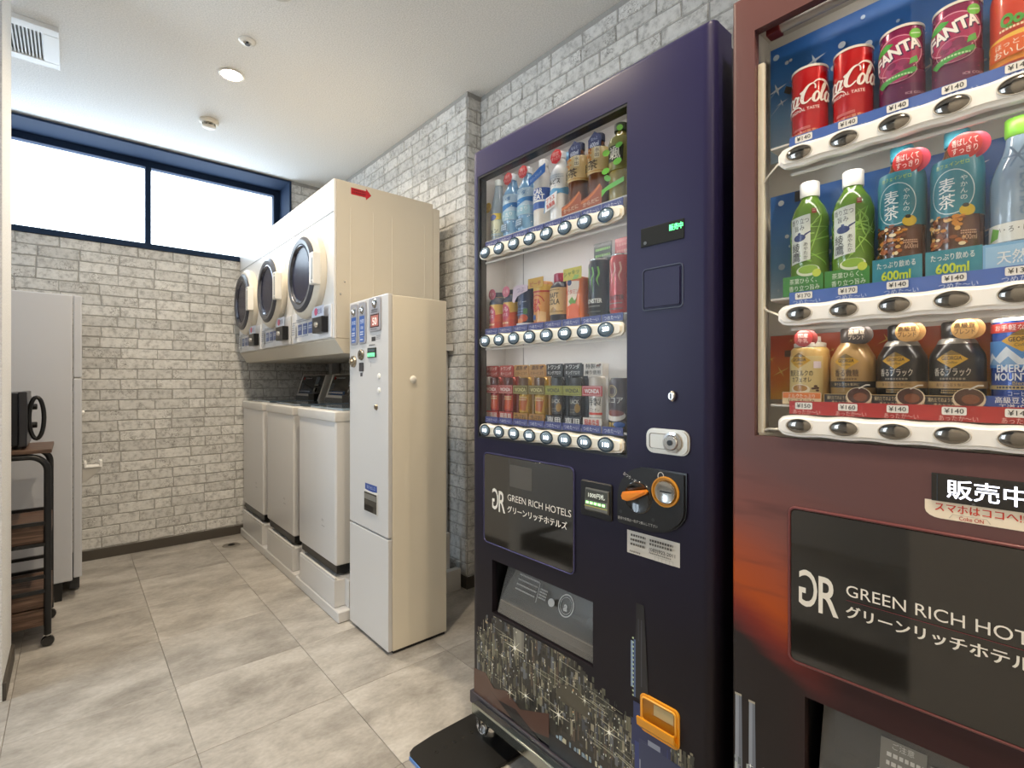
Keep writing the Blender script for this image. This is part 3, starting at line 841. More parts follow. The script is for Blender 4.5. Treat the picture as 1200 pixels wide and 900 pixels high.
m = MB(); m.box(XD - .006, XD, 1.945, 2.020, 1.196, 1.238, .002); b_ = m.build('card_slot', mat('2c3632', .3), door)
p = Print(.2); p.rect(.004, .004, .071, .020, '63d68c', emit=1.2).rect(.004, .026, .071, .036, '4a5a60').text('カード', .0375, -.004 + .008, .010, '123a22', align='c')
p.build('slot_lamp', on_x(XD - .006, 2.020, 1.196), b_)
p = Print(.4); p.lines(.0, .06, 0, .005, 1, '77777c').rect(.02, -.09, .022, -.065, '9a9aa0'); p.build('slot_caption', on_x(XD, 2.015, 1.247), door)
m = MB(); m.lathe([(0, .004), (.006, .004), (.007, .010), (.020, .010), (.024, .004), (.024, 0)], (XD, 2.086, 1.212), '-x', 20); m.build('coin_slot', mat('8f8a80', .25, metal=.9), door, smooth=40)
m = MB(); m.lathe([(0, .020), (.011, .019), (.013, .012), (.024, .010), (.027, .002), (.027, 0)], (XD, 2.166, 1.185), '-x', 20); m.build('return_lever', mat('a39c8e', .25, metal=.9), door, smooth=40)
m = MB(); m.prism(rrect(2.066, 2.108, 1.140, 1.178, .005), 'x', XD - .003, XD); m.build('keypad', mat('3b3b40', .3), door)
p = Print(.3); p.rect(-.012, 0, .010, .016, '4a4a52'); p.build('key_label', on_x(XD, 2.088, 1.118), door)
for y, z in ((1.921, 1.118), (1.921, 1.060)):
    m = MB(); m.lathe([(0, .006), (.010, .004), (.012, 0)], (XD, y, z), '-x', 16); m.build('blanking_cap', mat('f6f4ee', .3), door, smooth=50)
m = MB(); m.lathe([(0, .008), (.009, .007), (.012, .002), (.013, 0)], (XD, 1.945, .990), '-x', 16); m.build('door_lock', mat('8a8070', .3, metal=.8), door, smooth=50)
m = MB(); m.lathe([(0, .008), (.012, .006), (.016, .001), (.016, 0)], (1.062, Y0, 1.104), '-y', 18); m.build('side_cap', mat('f4f0e6', .3), t, smooth=50)
m = MB(); m.box(XD - .003, XD + .0, 1.932, 2.058, .540, .632, .002); tr = m.build('delivery_hatch_frame', mat('d9d7d2', .4), door)
m = MB(); m.box(XD - .0045, XD - .003, 1.938, 2.052, .546, .626); m.build('delivery_hatch', mat('4b4740', .25), door)
p = Print(.3); p.rect(0, .045, .114, .068, '7c7a74').rect(.0, .0, .08, .02, '1e1c1a'); p.build('hatch_shade', on_x(XD - .0045, 2.052, .552), door)
p = Print(.3); p.poly([(0, .0), (.055, -.006), (.112, 0), (.112, .026), (0, .026)], '2e4f9e').text('取り出し口', .056, .005, .014, 'c9d5ee', align='c'); p.build('hatch_sticker', on_x(XD, 2.052, .636), door)
m = MB(); m.box(X0 - .003, X0 - .0005, Y0 + .02, Y1 - .02, .4625, .4675); m.build('door_gap', M_DKGREY, t)

t = thing('pipe_cover', (1.50, 2.20, 0), 'low white pipe box on the floor behind the dispenser', 'box')
m = MB(); m.box(1.455, 1.50, 2.222, 2.235, .0, .30, .003); m.build('riser', M_WHITE2, t)
m = MB(); m.box(1.45, 1.545, 2.185, 2.222, .0, .11, .004); m.build('foot_box', M_WHITE2, t)

# ================================================================== VENDING MACHINES
def slab(mb, y0, y1, z0, z1, xf, xb, holes, rad=0.0, zrad=0.0):
    """door slab facing -X with rectangular holes; vertical edges rounded by rad"""
    def br(a, b, rr):
        if not rr: return [a, b]
        q = [rr * (1 - math.cos(PI / 2 * i / 5)) for i in range(6)]
        return [a + v for v in q] + [b - v for v in reversed(q)]
    ys = sorted(set(br(y0, y1, rad) + [h[0] for h in holes] + [h[1] for h in holes]))
    zs = sorted(set(br(z0, z1, zrad) + [h[2] for h in holes] + [h[3] for h in holes]))
    def off(v, a, b, rr):
        if not rr: return 0.0
        d = min(v - a, b - v)
        return rr - math.sqrt(max(0, rr * rr - (rr - d) ** 2)) if d < rr else 0.0
    def X(y, z): return xf + max(off(y, y0, y1, rad), off(z, z0, z1, zrad))
    def solid(i, j):
        if i < 0 or j < 0 or i >= len(ys) - 1 or j >= len(zs) - 1: return False
        a, b = (ys[i] + ys[i + 1]) / 2, (zs[j] + zs[j + 1]) / 2
        return not any(h[0] < a < h[1] and h[2] < b < h[3] for h in holes)
    bm = bmesh.new()
    def F(*p): bm.faces.new([bm.verts.new(q) for q in p])
    for i in range(len(ys) - 1):
        for j in range(len(zs) - 1):
            if not solid(i, j): continue
            a, b, c, d = ys[i], ys[i + 1], zs[j], zs[j + 1]
            F((X(a, c), a, c), (X(a, d), a, d), (X(b, d), b, d), (X(b, c), b, c))
            F((xb, a, c), (xb, b, c), (xb, b, d), (xb, a, d))
            if not solid(i - 1, j): F((X(a, c), a, c), (xb, a, c), (xb, a, d), (X(a, d), a, d))
            if not solid(i + 1, j): F((X(b, c), b, c), (X(b, d), b, d), (xb, b, d), (xb, b, c))
            if not solid(i, j - 1): F((X(a, c), a, c), (X(b, c), b, c), (xb, b, c), (xb, a, c))
            if not solid(i, j + 1): F((X(a, d), a, d), (xb, a, d), (xb, b, d), (X(b, d), b, d))
    bmesh.ops.remove_doubles(bm, verts=list(bm.verts), dist=1e-5)
    mb._add(bm)

def grow(h, d=.004): return (h[0] - d, h[1] + d, h[2] - d, h[3] + d)
def open_case(y0, y1, z0, z1, xa, xb, i=.001):
    y0 += i; y1 -= i; z0 += i; z1 -= i; m = MB()
    m.face([(xb, y0, z0), (xb, y0, z1), (xb, y1, z1), (xb, y1, z0)])
    m.face([(xa, y0, z0), (xb, y0, z0), (xb, y1, z0), (xa, y1, z0)]); m.face([(xa, y0, z1), (xa, y1, z1), (xb, y1, z1), (xb, y0, z1)])
    m.face([(xa, y1, z0), (xb, y1, z0), (xb, y1, z1), (xa, y1, z1)]); m.face([(xa, y0, z0), (xa, y0, z1), (xb, y0, z1), (xb, y0, z0)])
    return m

def wavy_bar(y0, y1, zc, hh, amp, n, pitch, yfirst, x0, x1):
    """price rail: rounded bar whose edge swells a little at each button"""
    N = 90; up = []; lo = []
    for i in range(N + 1):
        y = y0 + (y1 - y0) * i / N
        w = amp * math.cos(2 * PI * (y - yfirst) / pitch)
        e = min(y - y0, y1 - y) / 0.016
        k = 1.0 if e >= 1 else math.sqrt(max(0.0, 1 - (1 - e) ** 2)) * 0.55 + 0.45
        up.append((y, zc + (hh + w) * k)); lo.append((y, zc - (hh + w) * k))
    t = MB(); t.prism(up + lo[::-1], 'x', x0, x1, .006, 3); return t

def gr_logo(p, sc=1.0, col='e9e4da'):
    """company lettering, origin at the left foot of the emblem"""
    p.text('G', .0, .004, .064, col, w=.029, flip=True, bold=.008)
    p.text('R', .031, .0, .064, col, w=.030, bold=.012)
    p.text('GREEN RICH HOTELS', .072, .041, .0190, col, w=.250)
    p.text('グリーンリッチホテルズ', .072, .006, .0195, col, w=.236, bold=.05)

M_NAVY = nodes_mat('navy_wrap', lambda nt, b, N, L: None)
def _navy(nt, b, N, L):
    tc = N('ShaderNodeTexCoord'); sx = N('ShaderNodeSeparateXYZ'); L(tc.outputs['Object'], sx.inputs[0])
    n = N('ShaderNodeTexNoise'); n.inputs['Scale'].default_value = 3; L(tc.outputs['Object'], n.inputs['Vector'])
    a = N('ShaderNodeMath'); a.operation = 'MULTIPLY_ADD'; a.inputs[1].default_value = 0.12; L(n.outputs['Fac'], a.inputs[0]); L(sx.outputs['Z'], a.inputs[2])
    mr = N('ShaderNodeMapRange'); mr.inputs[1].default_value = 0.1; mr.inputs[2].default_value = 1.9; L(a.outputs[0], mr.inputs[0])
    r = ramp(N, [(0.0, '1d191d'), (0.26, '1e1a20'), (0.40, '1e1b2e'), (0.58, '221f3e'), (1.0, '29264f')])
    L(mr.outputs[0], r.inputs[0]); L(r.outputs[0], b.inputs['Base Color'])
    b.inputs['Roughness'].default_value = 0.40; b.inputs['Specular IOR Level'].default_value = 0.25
M_NAVY = nodes_mat('navy_wrap', _navy)
def _sunset(nt, b, N, L):
    tc = N('ShaderNodeTexCoord'); sx = N('ShaderNodeSeparateXYZ'); L(tc.outputs['Object'], sx.inputs[0])
    mpg = N('ShaderNodeMapping'); mpg.inputs['Rotation'].default_value = (math.radians(-22), 0, 0); mpg.inputs['Scale'].default_value = (1, 3.0, 22)
    L(tc.outputs['Object'], mpg.inputs[0])
    n = N('ShaderNodeTexNoise'); n.inputs['Scale'].default_value = 1.3; n.inputs['Detail'].default_value = 4; n.inputs['Distortion'].default_value = .4
    L(mpg.outputs[0], n.inputs['Vector'])
    # height above a slanting horizon: the print falls to the right
    ml = N('ShaderNodeMath'); ml.operation = 'MULTIPLY_ADD'; ml.inputs[1].default_value = -0.50; L(sx.outputs['Y'], ml.inputs[0]); L(sx.outputs['Z'], ml.inputs[2])
    a = N('ShaderNodeMath'); a.operation = 'MULTIPLY_ADD'; a.inputs[1].default_value = 0.05; L(n.outputs['Fac'], a.inputs[0]); L(ml.outputs[0], a.inputs[2])
    mr = N('ShaderNodeMapRange'); mr.inputs[1].default_value = 0.0; mr.inputs[2].default_value = 1.9; L(a.outputs[0], mr.inputs[0])
    r = ramp(N, [(0.0, '221d1d'), (0.207, '241d1c'), (0.220, '5d2422'), (0.236, '7a2a1e'), (0.262, 'a84a18'), (0.290, '9e4a2a'), (0.335, '7c4a42'), (0.40, '644645'), (1.0, '623d3b')])
    L(mr.outputs[0], r.inputs[0])
    # deep maroon below the sign, away from the glow
    my = N('ShaderNodeMapRange'); my.interpolation_type = 'SMOOTHSTEP'; my.inputs[1].default_value = .42; my.inputs[2].default_value = .30; L(sx.outputs['Y'], my.inputs[0])
    mz = N('ShaderNodeMapRange'); mz.interpolation_type = 'SMOOTHSTEP'; mz.inputs[1].default_value = .72; mz.inputs[2].default_value = .60; L(sx.outputs['Z'], mz.inputs[0])
    mq = N('ShaderNodeMath'); mq.operation = 'MULTIPLY'; L(my.outputs[0], mq.inputs[0]); L(mz.outputs[0], mq.inputs[1])
    mxm = N('ShaderNodeMixRGB'); mxm.inputs[2].default_value = lin('331b1d'); L(mq.outputs[0], mxm.inputs[0]); L(r.outputs[0], mxm.inputs[1])
    r = mxm
    # cloud streaks
    mpg2 = N('ShaderNodeMapping'); mpg2.inputs['Rotation'].default_value = (math.radians(-24), 0, 0); mpg2.inputs['Scale'].default_value = (1, 4.0, 26); mpg2.inputs['Location'].default_value = (0.3, 1.7, 2.2)
    L(tc.outputs['Object'], mpg2.inputs[0])
    n2 = N('ShaderNodeTexNoise'); n2.inputs['Scale'].default_value = 1.0; n2.inputs['Detail'].default_value = 3; L(mpg2.outputs[0], n2.inputs['Vector'])
    rs = ramp(N, [(0.52, '000000'), (0.68, 'ffffff')]); L(n2.outputs['Fac'], rs.inputs[0])
    win = ramp(N, [(0.245, '000000'), (0.265, 'bbbbbb'), (0.36, 'bbbbbb'), (0.40, '000000')]); L(mr.outputs[0], win.inputs[0])
    mm = N('ShaderNodeMath'); mm.operation = 'MULTIPLY'; L(rs.outputs[0], mm.inputs[0]); L(win.outputs[0], mm.inputs[1])
    mx = N('ShaderNodeMixRGB'); mx.inputs[2].default_value = lin('3a2429'); L(mm.outputs[0], mx.inputs[0]); L(r.outputs[0], mx.inputs[1])
    L(mx.outputs[0], b.inputs['Base Color'])
    b.inputs['Roughness'].default_value = 0.45; b.inputs['Specular IOR Level'].default_value = 0.35
M_SUNSET = nodes_mat('sunset_wrap', _sunset)
FILL_W = 0.17  # power of the fill lights added in the display cases
def fill_strip(parent, y0, y1, x, z):  # strip and area light added behind the rails to brighten the drinks
    m = MB(); m.prism([(x, z), (x + .004, z), (x + .004, z + .003), (x, z + .005)], 'y', y0, y1); st = m.build('led_strip', mat('e6e4de', .4), parent)
    l = bpy.data.lights.new('led', 'AREA'); l.shape = 'RECTANGLE'; l.size = .006; l.size_y = y1 - y0; l.energy = FILL_W * (y1 - y0) / .56; l.color = (1.0, .93, .84)
    lo = bpy.data.objects.new('led', l); COL.objects.link(lo); lo.parent = st
    lo.location = Vector((x + .006, (y0 + y1) / 2, z - .001)) - wloc(st); lo.rotation_euler = (0, math.radians(-32), 0)
M_GLASS = glass_mat('display_glass', (.97, .97, .97), .0)
M_SMOKE = mat('24221f', .07, coat=1.0, spec=.6)
M_FLAP = glass_mat('smoked_flap', (.55, .53, .50), .12, .03, .35, (.30, .29, .27))
M_RAIL = mat('efe9da', .3, coat=.2)
M_RAILW = mat('f4f2ee', .28, coat=.3)
M_CASE = mat('d6d4d2', .5)
M_BODY = mat('17172a', .4)

FX = .965
# ------------------------------------------------------------------ dark blue machine
BY0, BY1, BZ0, BZ1 = .497, 1.306, .112, 1.828
blue = thing('vending_machine', (1.31, .90, 0), 'dark navy drink vending machine with night harbour print', 'vending machine')
BW = (.704, 1.274, .921, 1.742); BB = (.806, 1.202, .394, .555)
BWI = (BW[0] - .012, BW[1] + .018, BW[2] - .004, BW[3] + .045)
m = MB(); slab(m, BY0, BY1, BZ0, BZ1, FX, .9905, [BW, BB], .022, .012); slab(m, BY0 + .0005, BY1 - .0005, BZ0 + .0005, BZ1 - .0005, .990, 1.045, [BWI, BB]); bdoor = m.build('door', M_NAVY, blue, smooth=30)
m = MB(); slab(m, BY0 + .012, BY1 - .012, .10, BZ1 - .012, 1.052, 1.652, [grow(BWI), grow(BB)]); m.build('cabinet', M_BODY, blue)
m = MB(); slab(m, BY0 + .006, BY1 - .006, .12, BZ1 - .006, 1.0455, 1.0515, [grow(BWI), grow(BB)]); m.build('door_seal', M_BLACK, blue)
m = MB(); m.box(.958, 1.045, BY0 + .004, BY1 + .001, .074, .1115, .003); m.build('door_sill', mat('3a3640', .35), blue)
m = MB(); m.box(.930, .957, BY0 + .03, BY1 - .045, .072, .104, .004); m.build('kick_bar', mat('aeb4ae', .16, metal=1.0), blue, label='polished steel kick bar')
# window case
y0, y1, z0, z1 = BW
xb = 1.095
m = open_case(*BWI, .9915, xb); m.build('display_case', M_CASE, blue)
m = MB(); gk = .007
m.box(FX + .001, FX + .03, y0, y0 + .002, z0, z1); m.box(FX + .001, FX + .03, y1 - gk, y1, z0, z1); m.box(FX + .001, FX + .03, y0 + .002, y1 - gk, z0, z0 + .006); m.box(FX + .001, FX + .03, y0 + .002, y1 - gk, z1 - gk, z1)
m.build('window_gasket', M_BLACK, blue)
m = MB(); m.box(1.0935, 1.0945, 1.200, 1.203, z0, z1); m.build('case_seam', M_GREY, blue)
BROW = (1.495, 1.222, .947); BP = .0667; BYF = 1.2295
PRICES = [['150', '160', '160', '150', '160', '180', '180', '160'], ['110', '110', '110', '110', '130', '130', '230', '230'], ['110', '110', '110', '110', '110', '110', '110', '110']]
M_BTN = mat('6d8292', .12, coat=.8)
for ri, zc in enumerate(BROW):
    rail = wavy_bar(.716, 1.264, zc, .0185, .0016, 8, BP, BYF, FX - .004, FX + .016).build('price_rail', M_RAIL, blue, smooth=40)
    for ci in range(8):
        y = BYF - BP * ci
        m = MB(); m.lathe([(.0, .007), (.012, .0062), (.0185, .004), (.0205, .0)], (FX - .0045, y, zc), '-x', 24, sy=.74); bt = m.build('button', M_BTN, rail, smooth=60)
        m = MB(); m.lathe([(.0205, .0), (.0212, .003), (.0232, .003), (.0240, .0)], (FX - .0045, y, zc), '-x', 24, sy=.76); m.build('button_rim', mat('51616d', .2, metal=.7), rail, smooth=50)
        p = Print(.3, 0); p.text(PRICES[ri][ci], .005, -.004, .0095, 'f2f8ff', align='c', bold=.03, emit=3.0, w=.019)
        p.build('price', on_x(FX - .0115, y, zc), bt, base=.0006)
    zs = zc + .0215
    for ci in range(8):
        y = BYF - BP * ci
        m = MB(); m.box(FX + .020, FX + .022, y - .0315, y + .0315, zs, zs + .019); st = m.build('temperature_strip', mat('3d4788', .4), blue)
        p = Print(.4, 0); p.text('つめた〜い', 0, .004, .0105, 'd7daf0', align='c', w=.05); p.build('strip_text', on_x(FX + .020, y, zs), st)
for zc in (1.54, 1.262, .974):
    m = MB(); m.box(FX + .024, 1.09, y0 + .004, y1 - .008, zc - .004, zc, .001); m.build('shelf', mat('c9c9c8', .35), blue)
m = MB(); m.box(FX + .004, FX + .0065, y0 + .002, y1 - .007, z0 + .006, z1 - .007); m.build('window_glass', M_GLASS, blue)
for zz in (1.742 + .030, BROW[0] - .026, BROW[1] - .026): fill_strip(blue, .712, 1.262, FX + .022, zz)
# black lettering panel
m = MB(); m.prism(rrect(.868, 1.236, .606, .876, .014), 'x', FX - .0035, FX + .004, .0015, 1); pn = m.build('sign_panel', M_SMOKE, blue)
m = MB(); m.tube([(FX - .002, a, b) for a, b in rrect(.866, 1.238, .604, .878, .015)], .0022, 6, closed=True); m.build('panel_rim', mat('5a5a86', .25, metal=.6), pn, smooth=60)
p = Print(.4, 0); gr_logo(p); p.build('company_lettering', on_x(FX - .0035, 1.196, .709), pn)
p = Print(.35, 0); p.rect(0, 0, .095, .064, '55524d'); p.build('pale_sticker', on_x(FX - .0035, 1.115, .792), pn)
# delivery bin
y0, y1, z0, z1 = BB
xb = 1.10
m = open_case(y0, y1, z0, z1, FX + .02, xb); m.build('delivery_chute', M_BLACK, blue)
def flap(y0, y1, zt, zb, xt, xb_, parent, prints):
    n = 12; m = MB()
    pr = []
    for i in range(n + 1):
        k = i / n; z = zt + (zb - zt) * k
        x = xt + (xb_ - xt) * (k ** .75)
        pr.append((x, z))
    out = pr + [(x + .004, z) for x, z in reversed(pr)]
    m.prism(out, 'y', y0, y1); f = m.build('delivery_flap', M_FLAP, parent, smooth=30)
    m = MB(); m.prism([(xb_ + .006, zb), (xb_ + .05, zb), (xb_ + .06, zb + .03), (xb_ + .010, zb + .036)], 'y', y0 + .003, y1 - .003); m.build('chute_lip', mat('8d8880', .35, metal=.5), parent)
    m = MB(); m.tube([(xb_ + .040, y0 + .03, (zt + zb) / 2 - .005), (xb_ + .040, y1 - .03, (zt + zb) / 2 - .005)], .006, 8); m.build('flap_bar', M_STEEL, f, smooth=60)
    for yy in (y0 + .055, y1 - .06):
        m = MB(); m.lathe([(.006, -.006), (.013, -.006), (.013, .006), (.006, .006)], (xb_ + .040, yy, (zt + zb) / 2 - .005), 'y', 14); m.build('bar_clip', M_DKGREY, f, smooth=50)
    def fm(a, b, o):
        k = 1 - b / (zt - zb); x = xt + (xb_ - xt) * (max(k, 0.0) ** .75)
        return (x - .0006 - o, y1 - a, zb + b)
    prints.build('flap_print', fm, f)
p = Print(.4, 0)
p.ring(.255, .095, .026, .026, .003, 'c9c7c4').ring(.255, .095, .020, .020, .0015, 'b5b3b0').text('a', .255, .083, .022, 'c9c7c4', align='c', bold=.03)
for i in range(4): p.lines(.06, .145, .120 - i * .012, .004, 1, 'a9a7a2', seed=i)
p.rect(.152, .075, .154, .125, 'a9a7a2'); p.lines(.16, .19, .110, .004, 4, 'a9a7a2'); p.ell(.212, .093, .012, .010, 'bdbbb6')
flap(y0 + .004, y1 - .016, z1 - .004, z0 + .004, 1.032, .974, blue, p)
# printed harbour at night
def harbour(p, W, seed=11):
    r = random.Random(seed)
    pal = ['5a5a4a', '6f6c58', '3c3d35', '86806c', '201f1c', '4b4a3e', '99937e', '33332e', '574a3e', '2a2824', '6b6f74', '44484f']
    def skyline(x): return .33 + .05 * math.sin(x * 9) - .22 * max(0, (x - .42)) * 1.6 if x > .10 else .20 + x * 1.1
    for k in range(26):
        x = .012 + k * (W - .05) / 26; w = (W - .05) / 26 + .001
        p.rect(x, .008, x + w, max(.05, skyline(x) - .03), '33302a')
    for k in range(1300):
        x = r.uniform(.012, W - .03); top = skyline(x) - r.uniform(0, .06); y = r.uniform(.06, max(.08, top)); h = r.uniform(.006, .045); w = r.uniform(.0015, .010)
        p.rect(x, y, x + w, min(y + h, max(top, y + .006)), r.choice(pal))
    for k in range(60):
        x = r.uniform(.012, W - .12); y = r.uniform(.09, max(.1, skyline(x) - .03)); L = r.uniform(.03, .10)
        p.stroke([(x, y), (x + L, y + r.uniform(-.01, .002))], r.uniform(.0008, .002), r.choice(['8a8a76', 'a3a290', '62625a', 'b0ae94']))
    p.poly([(.19, .22), (.235, .215), (.235, .315), (.19, .325)], '77746a').poly([(.202, .22), (.225, .218), (.225, .318), (.202, .322)], '8b887c')
    p.poly([(.36, .15)] + [(.42 + .06 * math.cos(a), .15 + .055 * math.sin(a)) for a in [PI - PI * i / 10 for i in range(11)]], '4f4a3c')
    for k in range(330):
        x = r.uniform(.015, W - .05); y = r.uniform(.08, max(.1, skyline(x) - .02)); s = r.uniform(.0012, .0035)
        p.rect(x, y, x + s, y + s * r.uniform(.8, 2), r.choice(['f6f0dc', 'e8e2c4', 'fffaf0', 'd9b888', 'cfd8c8', 'b9c2b0', 'dfe4ea']))
    p.poly([(.0, .0), (.0, .075), (.06, .085), (.10, .055), (.16, .075), (.22, .05), (.335, .095), (.335, .03), (.25, .01), (.1, .0)], '5b4036').poly([(.06, .05), (.12, .03), (.2, .04), (.31, .0), (.2, -.0)], '2a201d')
    p.rect(.335, .0, W - .02, .045, '211f24')
    for k in range(40):
        x = .34 + r.uniform(0, W - .37); p.rect(x, .046, x + .006, .052 + r.uniform(0, .008), r.choice(['9db4c4', '7f93a3', 'c7c2a6']))
    for x, y, s in ((.196, .216, .045), (.139, .170, .018), (.174, .078, .028), (.243, .100, .032), (.37, .110, .036), (.536, .150, .034), (.46, .19, .02), (.62, .10, .03), (.30, .15, .016)):
        for rot in (0, PI / 4): p.star(x, y, s * (1.15 if rot == 0 else .7), 'e9e5cc', 4, .055, rot)
        p.ell(x, y, s * .13, s * .13, 'fffdf2', 10)
    # crane on the right
    p.rect(.605, .20, .640, .26, '25305e').rect(.60, .16, .70, .22, '232c58')
    p.poly([(.603, .27), (.614, .47), (.634, .47), (.646, .27)], '121014').rect(.598, .29, .604, .395, '7f95b5').rect(.606, .27, .611, .40, '4a5f86')
    p.rect(.612, .45, .634, .485, '0f0d11').rect(.617, .40, .620, .45, '2e2c34').rect(.625, .30, .628, .45, '34323c')
    for k in range(14): p.rect(.602, .27 + k * .010, .606, .274 + k * .010, 'b9c9a0')
    for k in range(30): p.rect(.60 + r.uniform(0, .12), .05 + r.uniform(0, .13), .606 + r.uniform(0, .12), .07 + r.uniform(0, .13), r.choice(['2b3a78', '4a5a8c', '303a5c', '8a93a8']))
pr = Print(.35, .3); harbour(pr, BY1 - BY0 - .03)
for (nm, cl) in (('harbour_print', (0, .777, 0, BB[2] - .008 - BZ0)), ('harbour_print_side', (BY1 - .015 - BB[0] + .006, .777, BB[2] - .008 - BZ0, .60))):
    q = Print(.35, .3); q.it = pr.it; q.build(nm, on_x(FX, BY1 - .015, BZ0), bdoor, clip=cl, base=.0003, layer=.0000008)
# sold display, square cover, locks
m = MB(); m.box(FX - .002, FX + .004, .560, .666, 1.398, 1.440, .001); d = m.build('status_display', mat('2a2c2c', .5, spec=.1), blue)
p = Print(.3, 0); p.text('販売中', .070, .022, .013, '5cf08a', w=.032, bold=.02, emit=2.5).ell(.010, .008, .004, .004, '4d5052'); p.build('status_text', on_x(FX - .002, .664, 1.398), d)
m = MB(); m.prism(rrect(.566, .658, 1.259, 1.344, .006), 'x', FX - .004, FX + .002, .003, 2); m.build('cover_plate', M_NAVY, blue, smooth=40)
m = MB(); m.tube([(FX - .0005, a, b) for a, b in rrect(.563, .661, 1.256, 1.347, .008)], .0016, 6, closed=True); m.build('cover_groove', mat('20203c', .3), blue)
m = MB(); m.lathe([(0, .010), (.006, .010), (.009, .006), (.009, 0)], (FX, .586, 1.067), '-x', 20, sy=1.25); k_ = m.build('keyhole', M_STEEL, blue, smooth=40)
m = MB(); m.box(FX - .0106, FX - .0100, .5845, .5875, 1.061, 1.073); m.build('key_slot', M_BLACK, k_)
m = MB(); m.prism(rrect(.546, .650, .942, .996, .018), 'x', FX - .007, FX + .002, .003, 2); lk = m.build('lock_plate', mat('c3bdb2', .3, metal=.6), blue, smooth=40)
m = MB(); m.tube([(FX - .0072, a, b) for a, b in rrect(.592, .640, .953, .985, .006)], .0010, 5, closed=True); m.build('lock_handle_edge', mat('7c776e', .3, metal=.6), lk)
m = MB(); m.lathe([(0, .012), (.014, .012), (.0165, .009), (.0165, .006), (.022, .005), (.022, 0)], (FX - .006, .583, .969), '-x', 24); cy = m.build('lock_cylinder', M_CHROME, lk, smooth=40)
m = MB(); m.lathe([(0, .0), (.006, 0), (.006, .002), (0, .002)], (FX - .018, .583, .969), '-x', 12); m.build('key_slot', M_BLACK, cy)
# coin panel
pts = []
for i in range(13):
    a = PI / 2 + PI * .5 * i / 12; pts.append((.670 - .054 * math.cos(a + 0) * -1 if False else .670 - .055 * math.cos(a), .905 - .055 + .055 * math.sin(a)))
outl = [(.552, .907), (.650, .907)]
for i in range(9):
    a = PI / 2 - PI / 2 * i / 8; outl.append((.650 + .078 * math.cos(a), .829 + .078 * math.sin(a)))
outl += [(.728, .775), (.724, .770), (.640, .768)]
for i in range(9):
    a = PI / 2 * i / 8; outl.append((.640 - .088 * math.sin(a), .768 + .06 - .06 * math.cos(a)))
m = MB(); m.prism(outl, 'x', FX - .009, FX + .002, .004, 2); cp = m.build('coin_panel', M_BLACK, blue, smooth=40)
cx = FX - .009
m = MB(); m.lathe([(0, .001), (.030, .001), (.034, .003), (.036, .002), (.037, 0)], (cx, .668, .838), '-x', 40); m.build('dial_recess', M_BLACKP, cp, smooth=40)
m = MB(); m.prism([(.706, .838), (.703, .830), (.690, .828), (.672, .834), (.640, .852), (.637, .858), (.642, .861), (.672, .854), (.690, .850), (.702, .847)], 'x', cx - .016, cx - .002, .004, 2); m.build('return_lever', mat('e88a12', .35, coat=.3), cp, smooth=40, label='orange coin return lever')
m = MB(); m.lathe([(.0285, .001), (.0295, .004), (.0322, .004), (.033, 0)], (cx, .599, .862), '-x', 32); m.build('coin_ring', mat('c98a28', .35), cp, smooth=40)
m = MB(); m.lathe([(0, .003), (.019, .003), (.0235, .006), (.0255, .001)], (cx - .001, .597, .862), '-x', 28); cs = m.build('coin_slot_plate', M_STEEL, cp, smooth=40)
m = MB(); m.box(cx - .0050, cx - .0042, .584, .610, .861, .8640); m.build('coin_slot', M_BLACK, cs)
p = Print(.4, 0)
p.text('おつり・返却', .018, .118, .0085, 'd8d6d0', w=.045, rot=-.45)
for i in range(4): p.ring(.117 + i * .0105, .128 - i * .009, .007, .0085, .0018, 'c9c7c2', 14)
p.text('硬貨や紙幣は一枚ずつ挿入して下さい', .004, .014, .0065, 'bdbbb6', w=.105)
p.ell(.012, .032, .004, .004, '2e2e30').ell(.098, .030, .004, .004, '2e2e30')
p.build('coin_panel_print', on_x(cx, .727, .766), cp)
# bill slot
m = MB(); m.prism(rrect(.745, .842, .765, .853, .006), 'x', FX - .005, FX + .002, .002, 1); bs = m.build('bill_acceptor', M_BLACK, blue)
m = MB(); m.prism([(FX - .012, .785), (FX - .005, .780), (FX - .005, .836), (FX - .009, .836)], 'y', .752, .822); bf = m.build('bill_mouth', mat('6a6a64', .3), bs)
p = Print(.25, 0); p.rect(.002, .024, .068, .048, '41433d').text('1000円札', .036, .030, .012, 'd9ded0', align='c', emit=.5)
for i in range(5): p.rect(.004 + i * .0125, .014, .013 + i * .0125, .020, '9bf08a', emit=2.0)
p.rect(.0, .008, .07, .010, 'b8b45a')
p.build('bill_slot_print', lambda a, b, o: (FX - .0125 + .003 * b / .056 - o, .822 - a, .785 + b), bf)
p = Print(.5, 0); p.rect(0, 0, .134, .052, 'c8c5be')
for i in range(3): p.lines(.010, .050, .040 - i * .010, .005, 1, '55534f', seed=i)
p.lines(.062, .120, .040, .005, 2, '55534f', pitch=.008).text('(083)922-2011', .062, .0195, .0075, '3a3836', w=.064, bold=.01).lines(.062, .118, .014, .003, 1, '77746f').lines(.012, .042, .006, .004, 1, '77746f')
for i in range(6): p.rect(.078 + i * .009, .003, .0785 + i * .009, .012, '8a8782')
p.rect(.078, .003, .124, .0035, '8a8782').rect(.078, .0115, .124, .012, '8a8782')
p.build('contact_sticker', lambda a, b, o: (FX - o, .704 - a, .705 + b), bdoor)
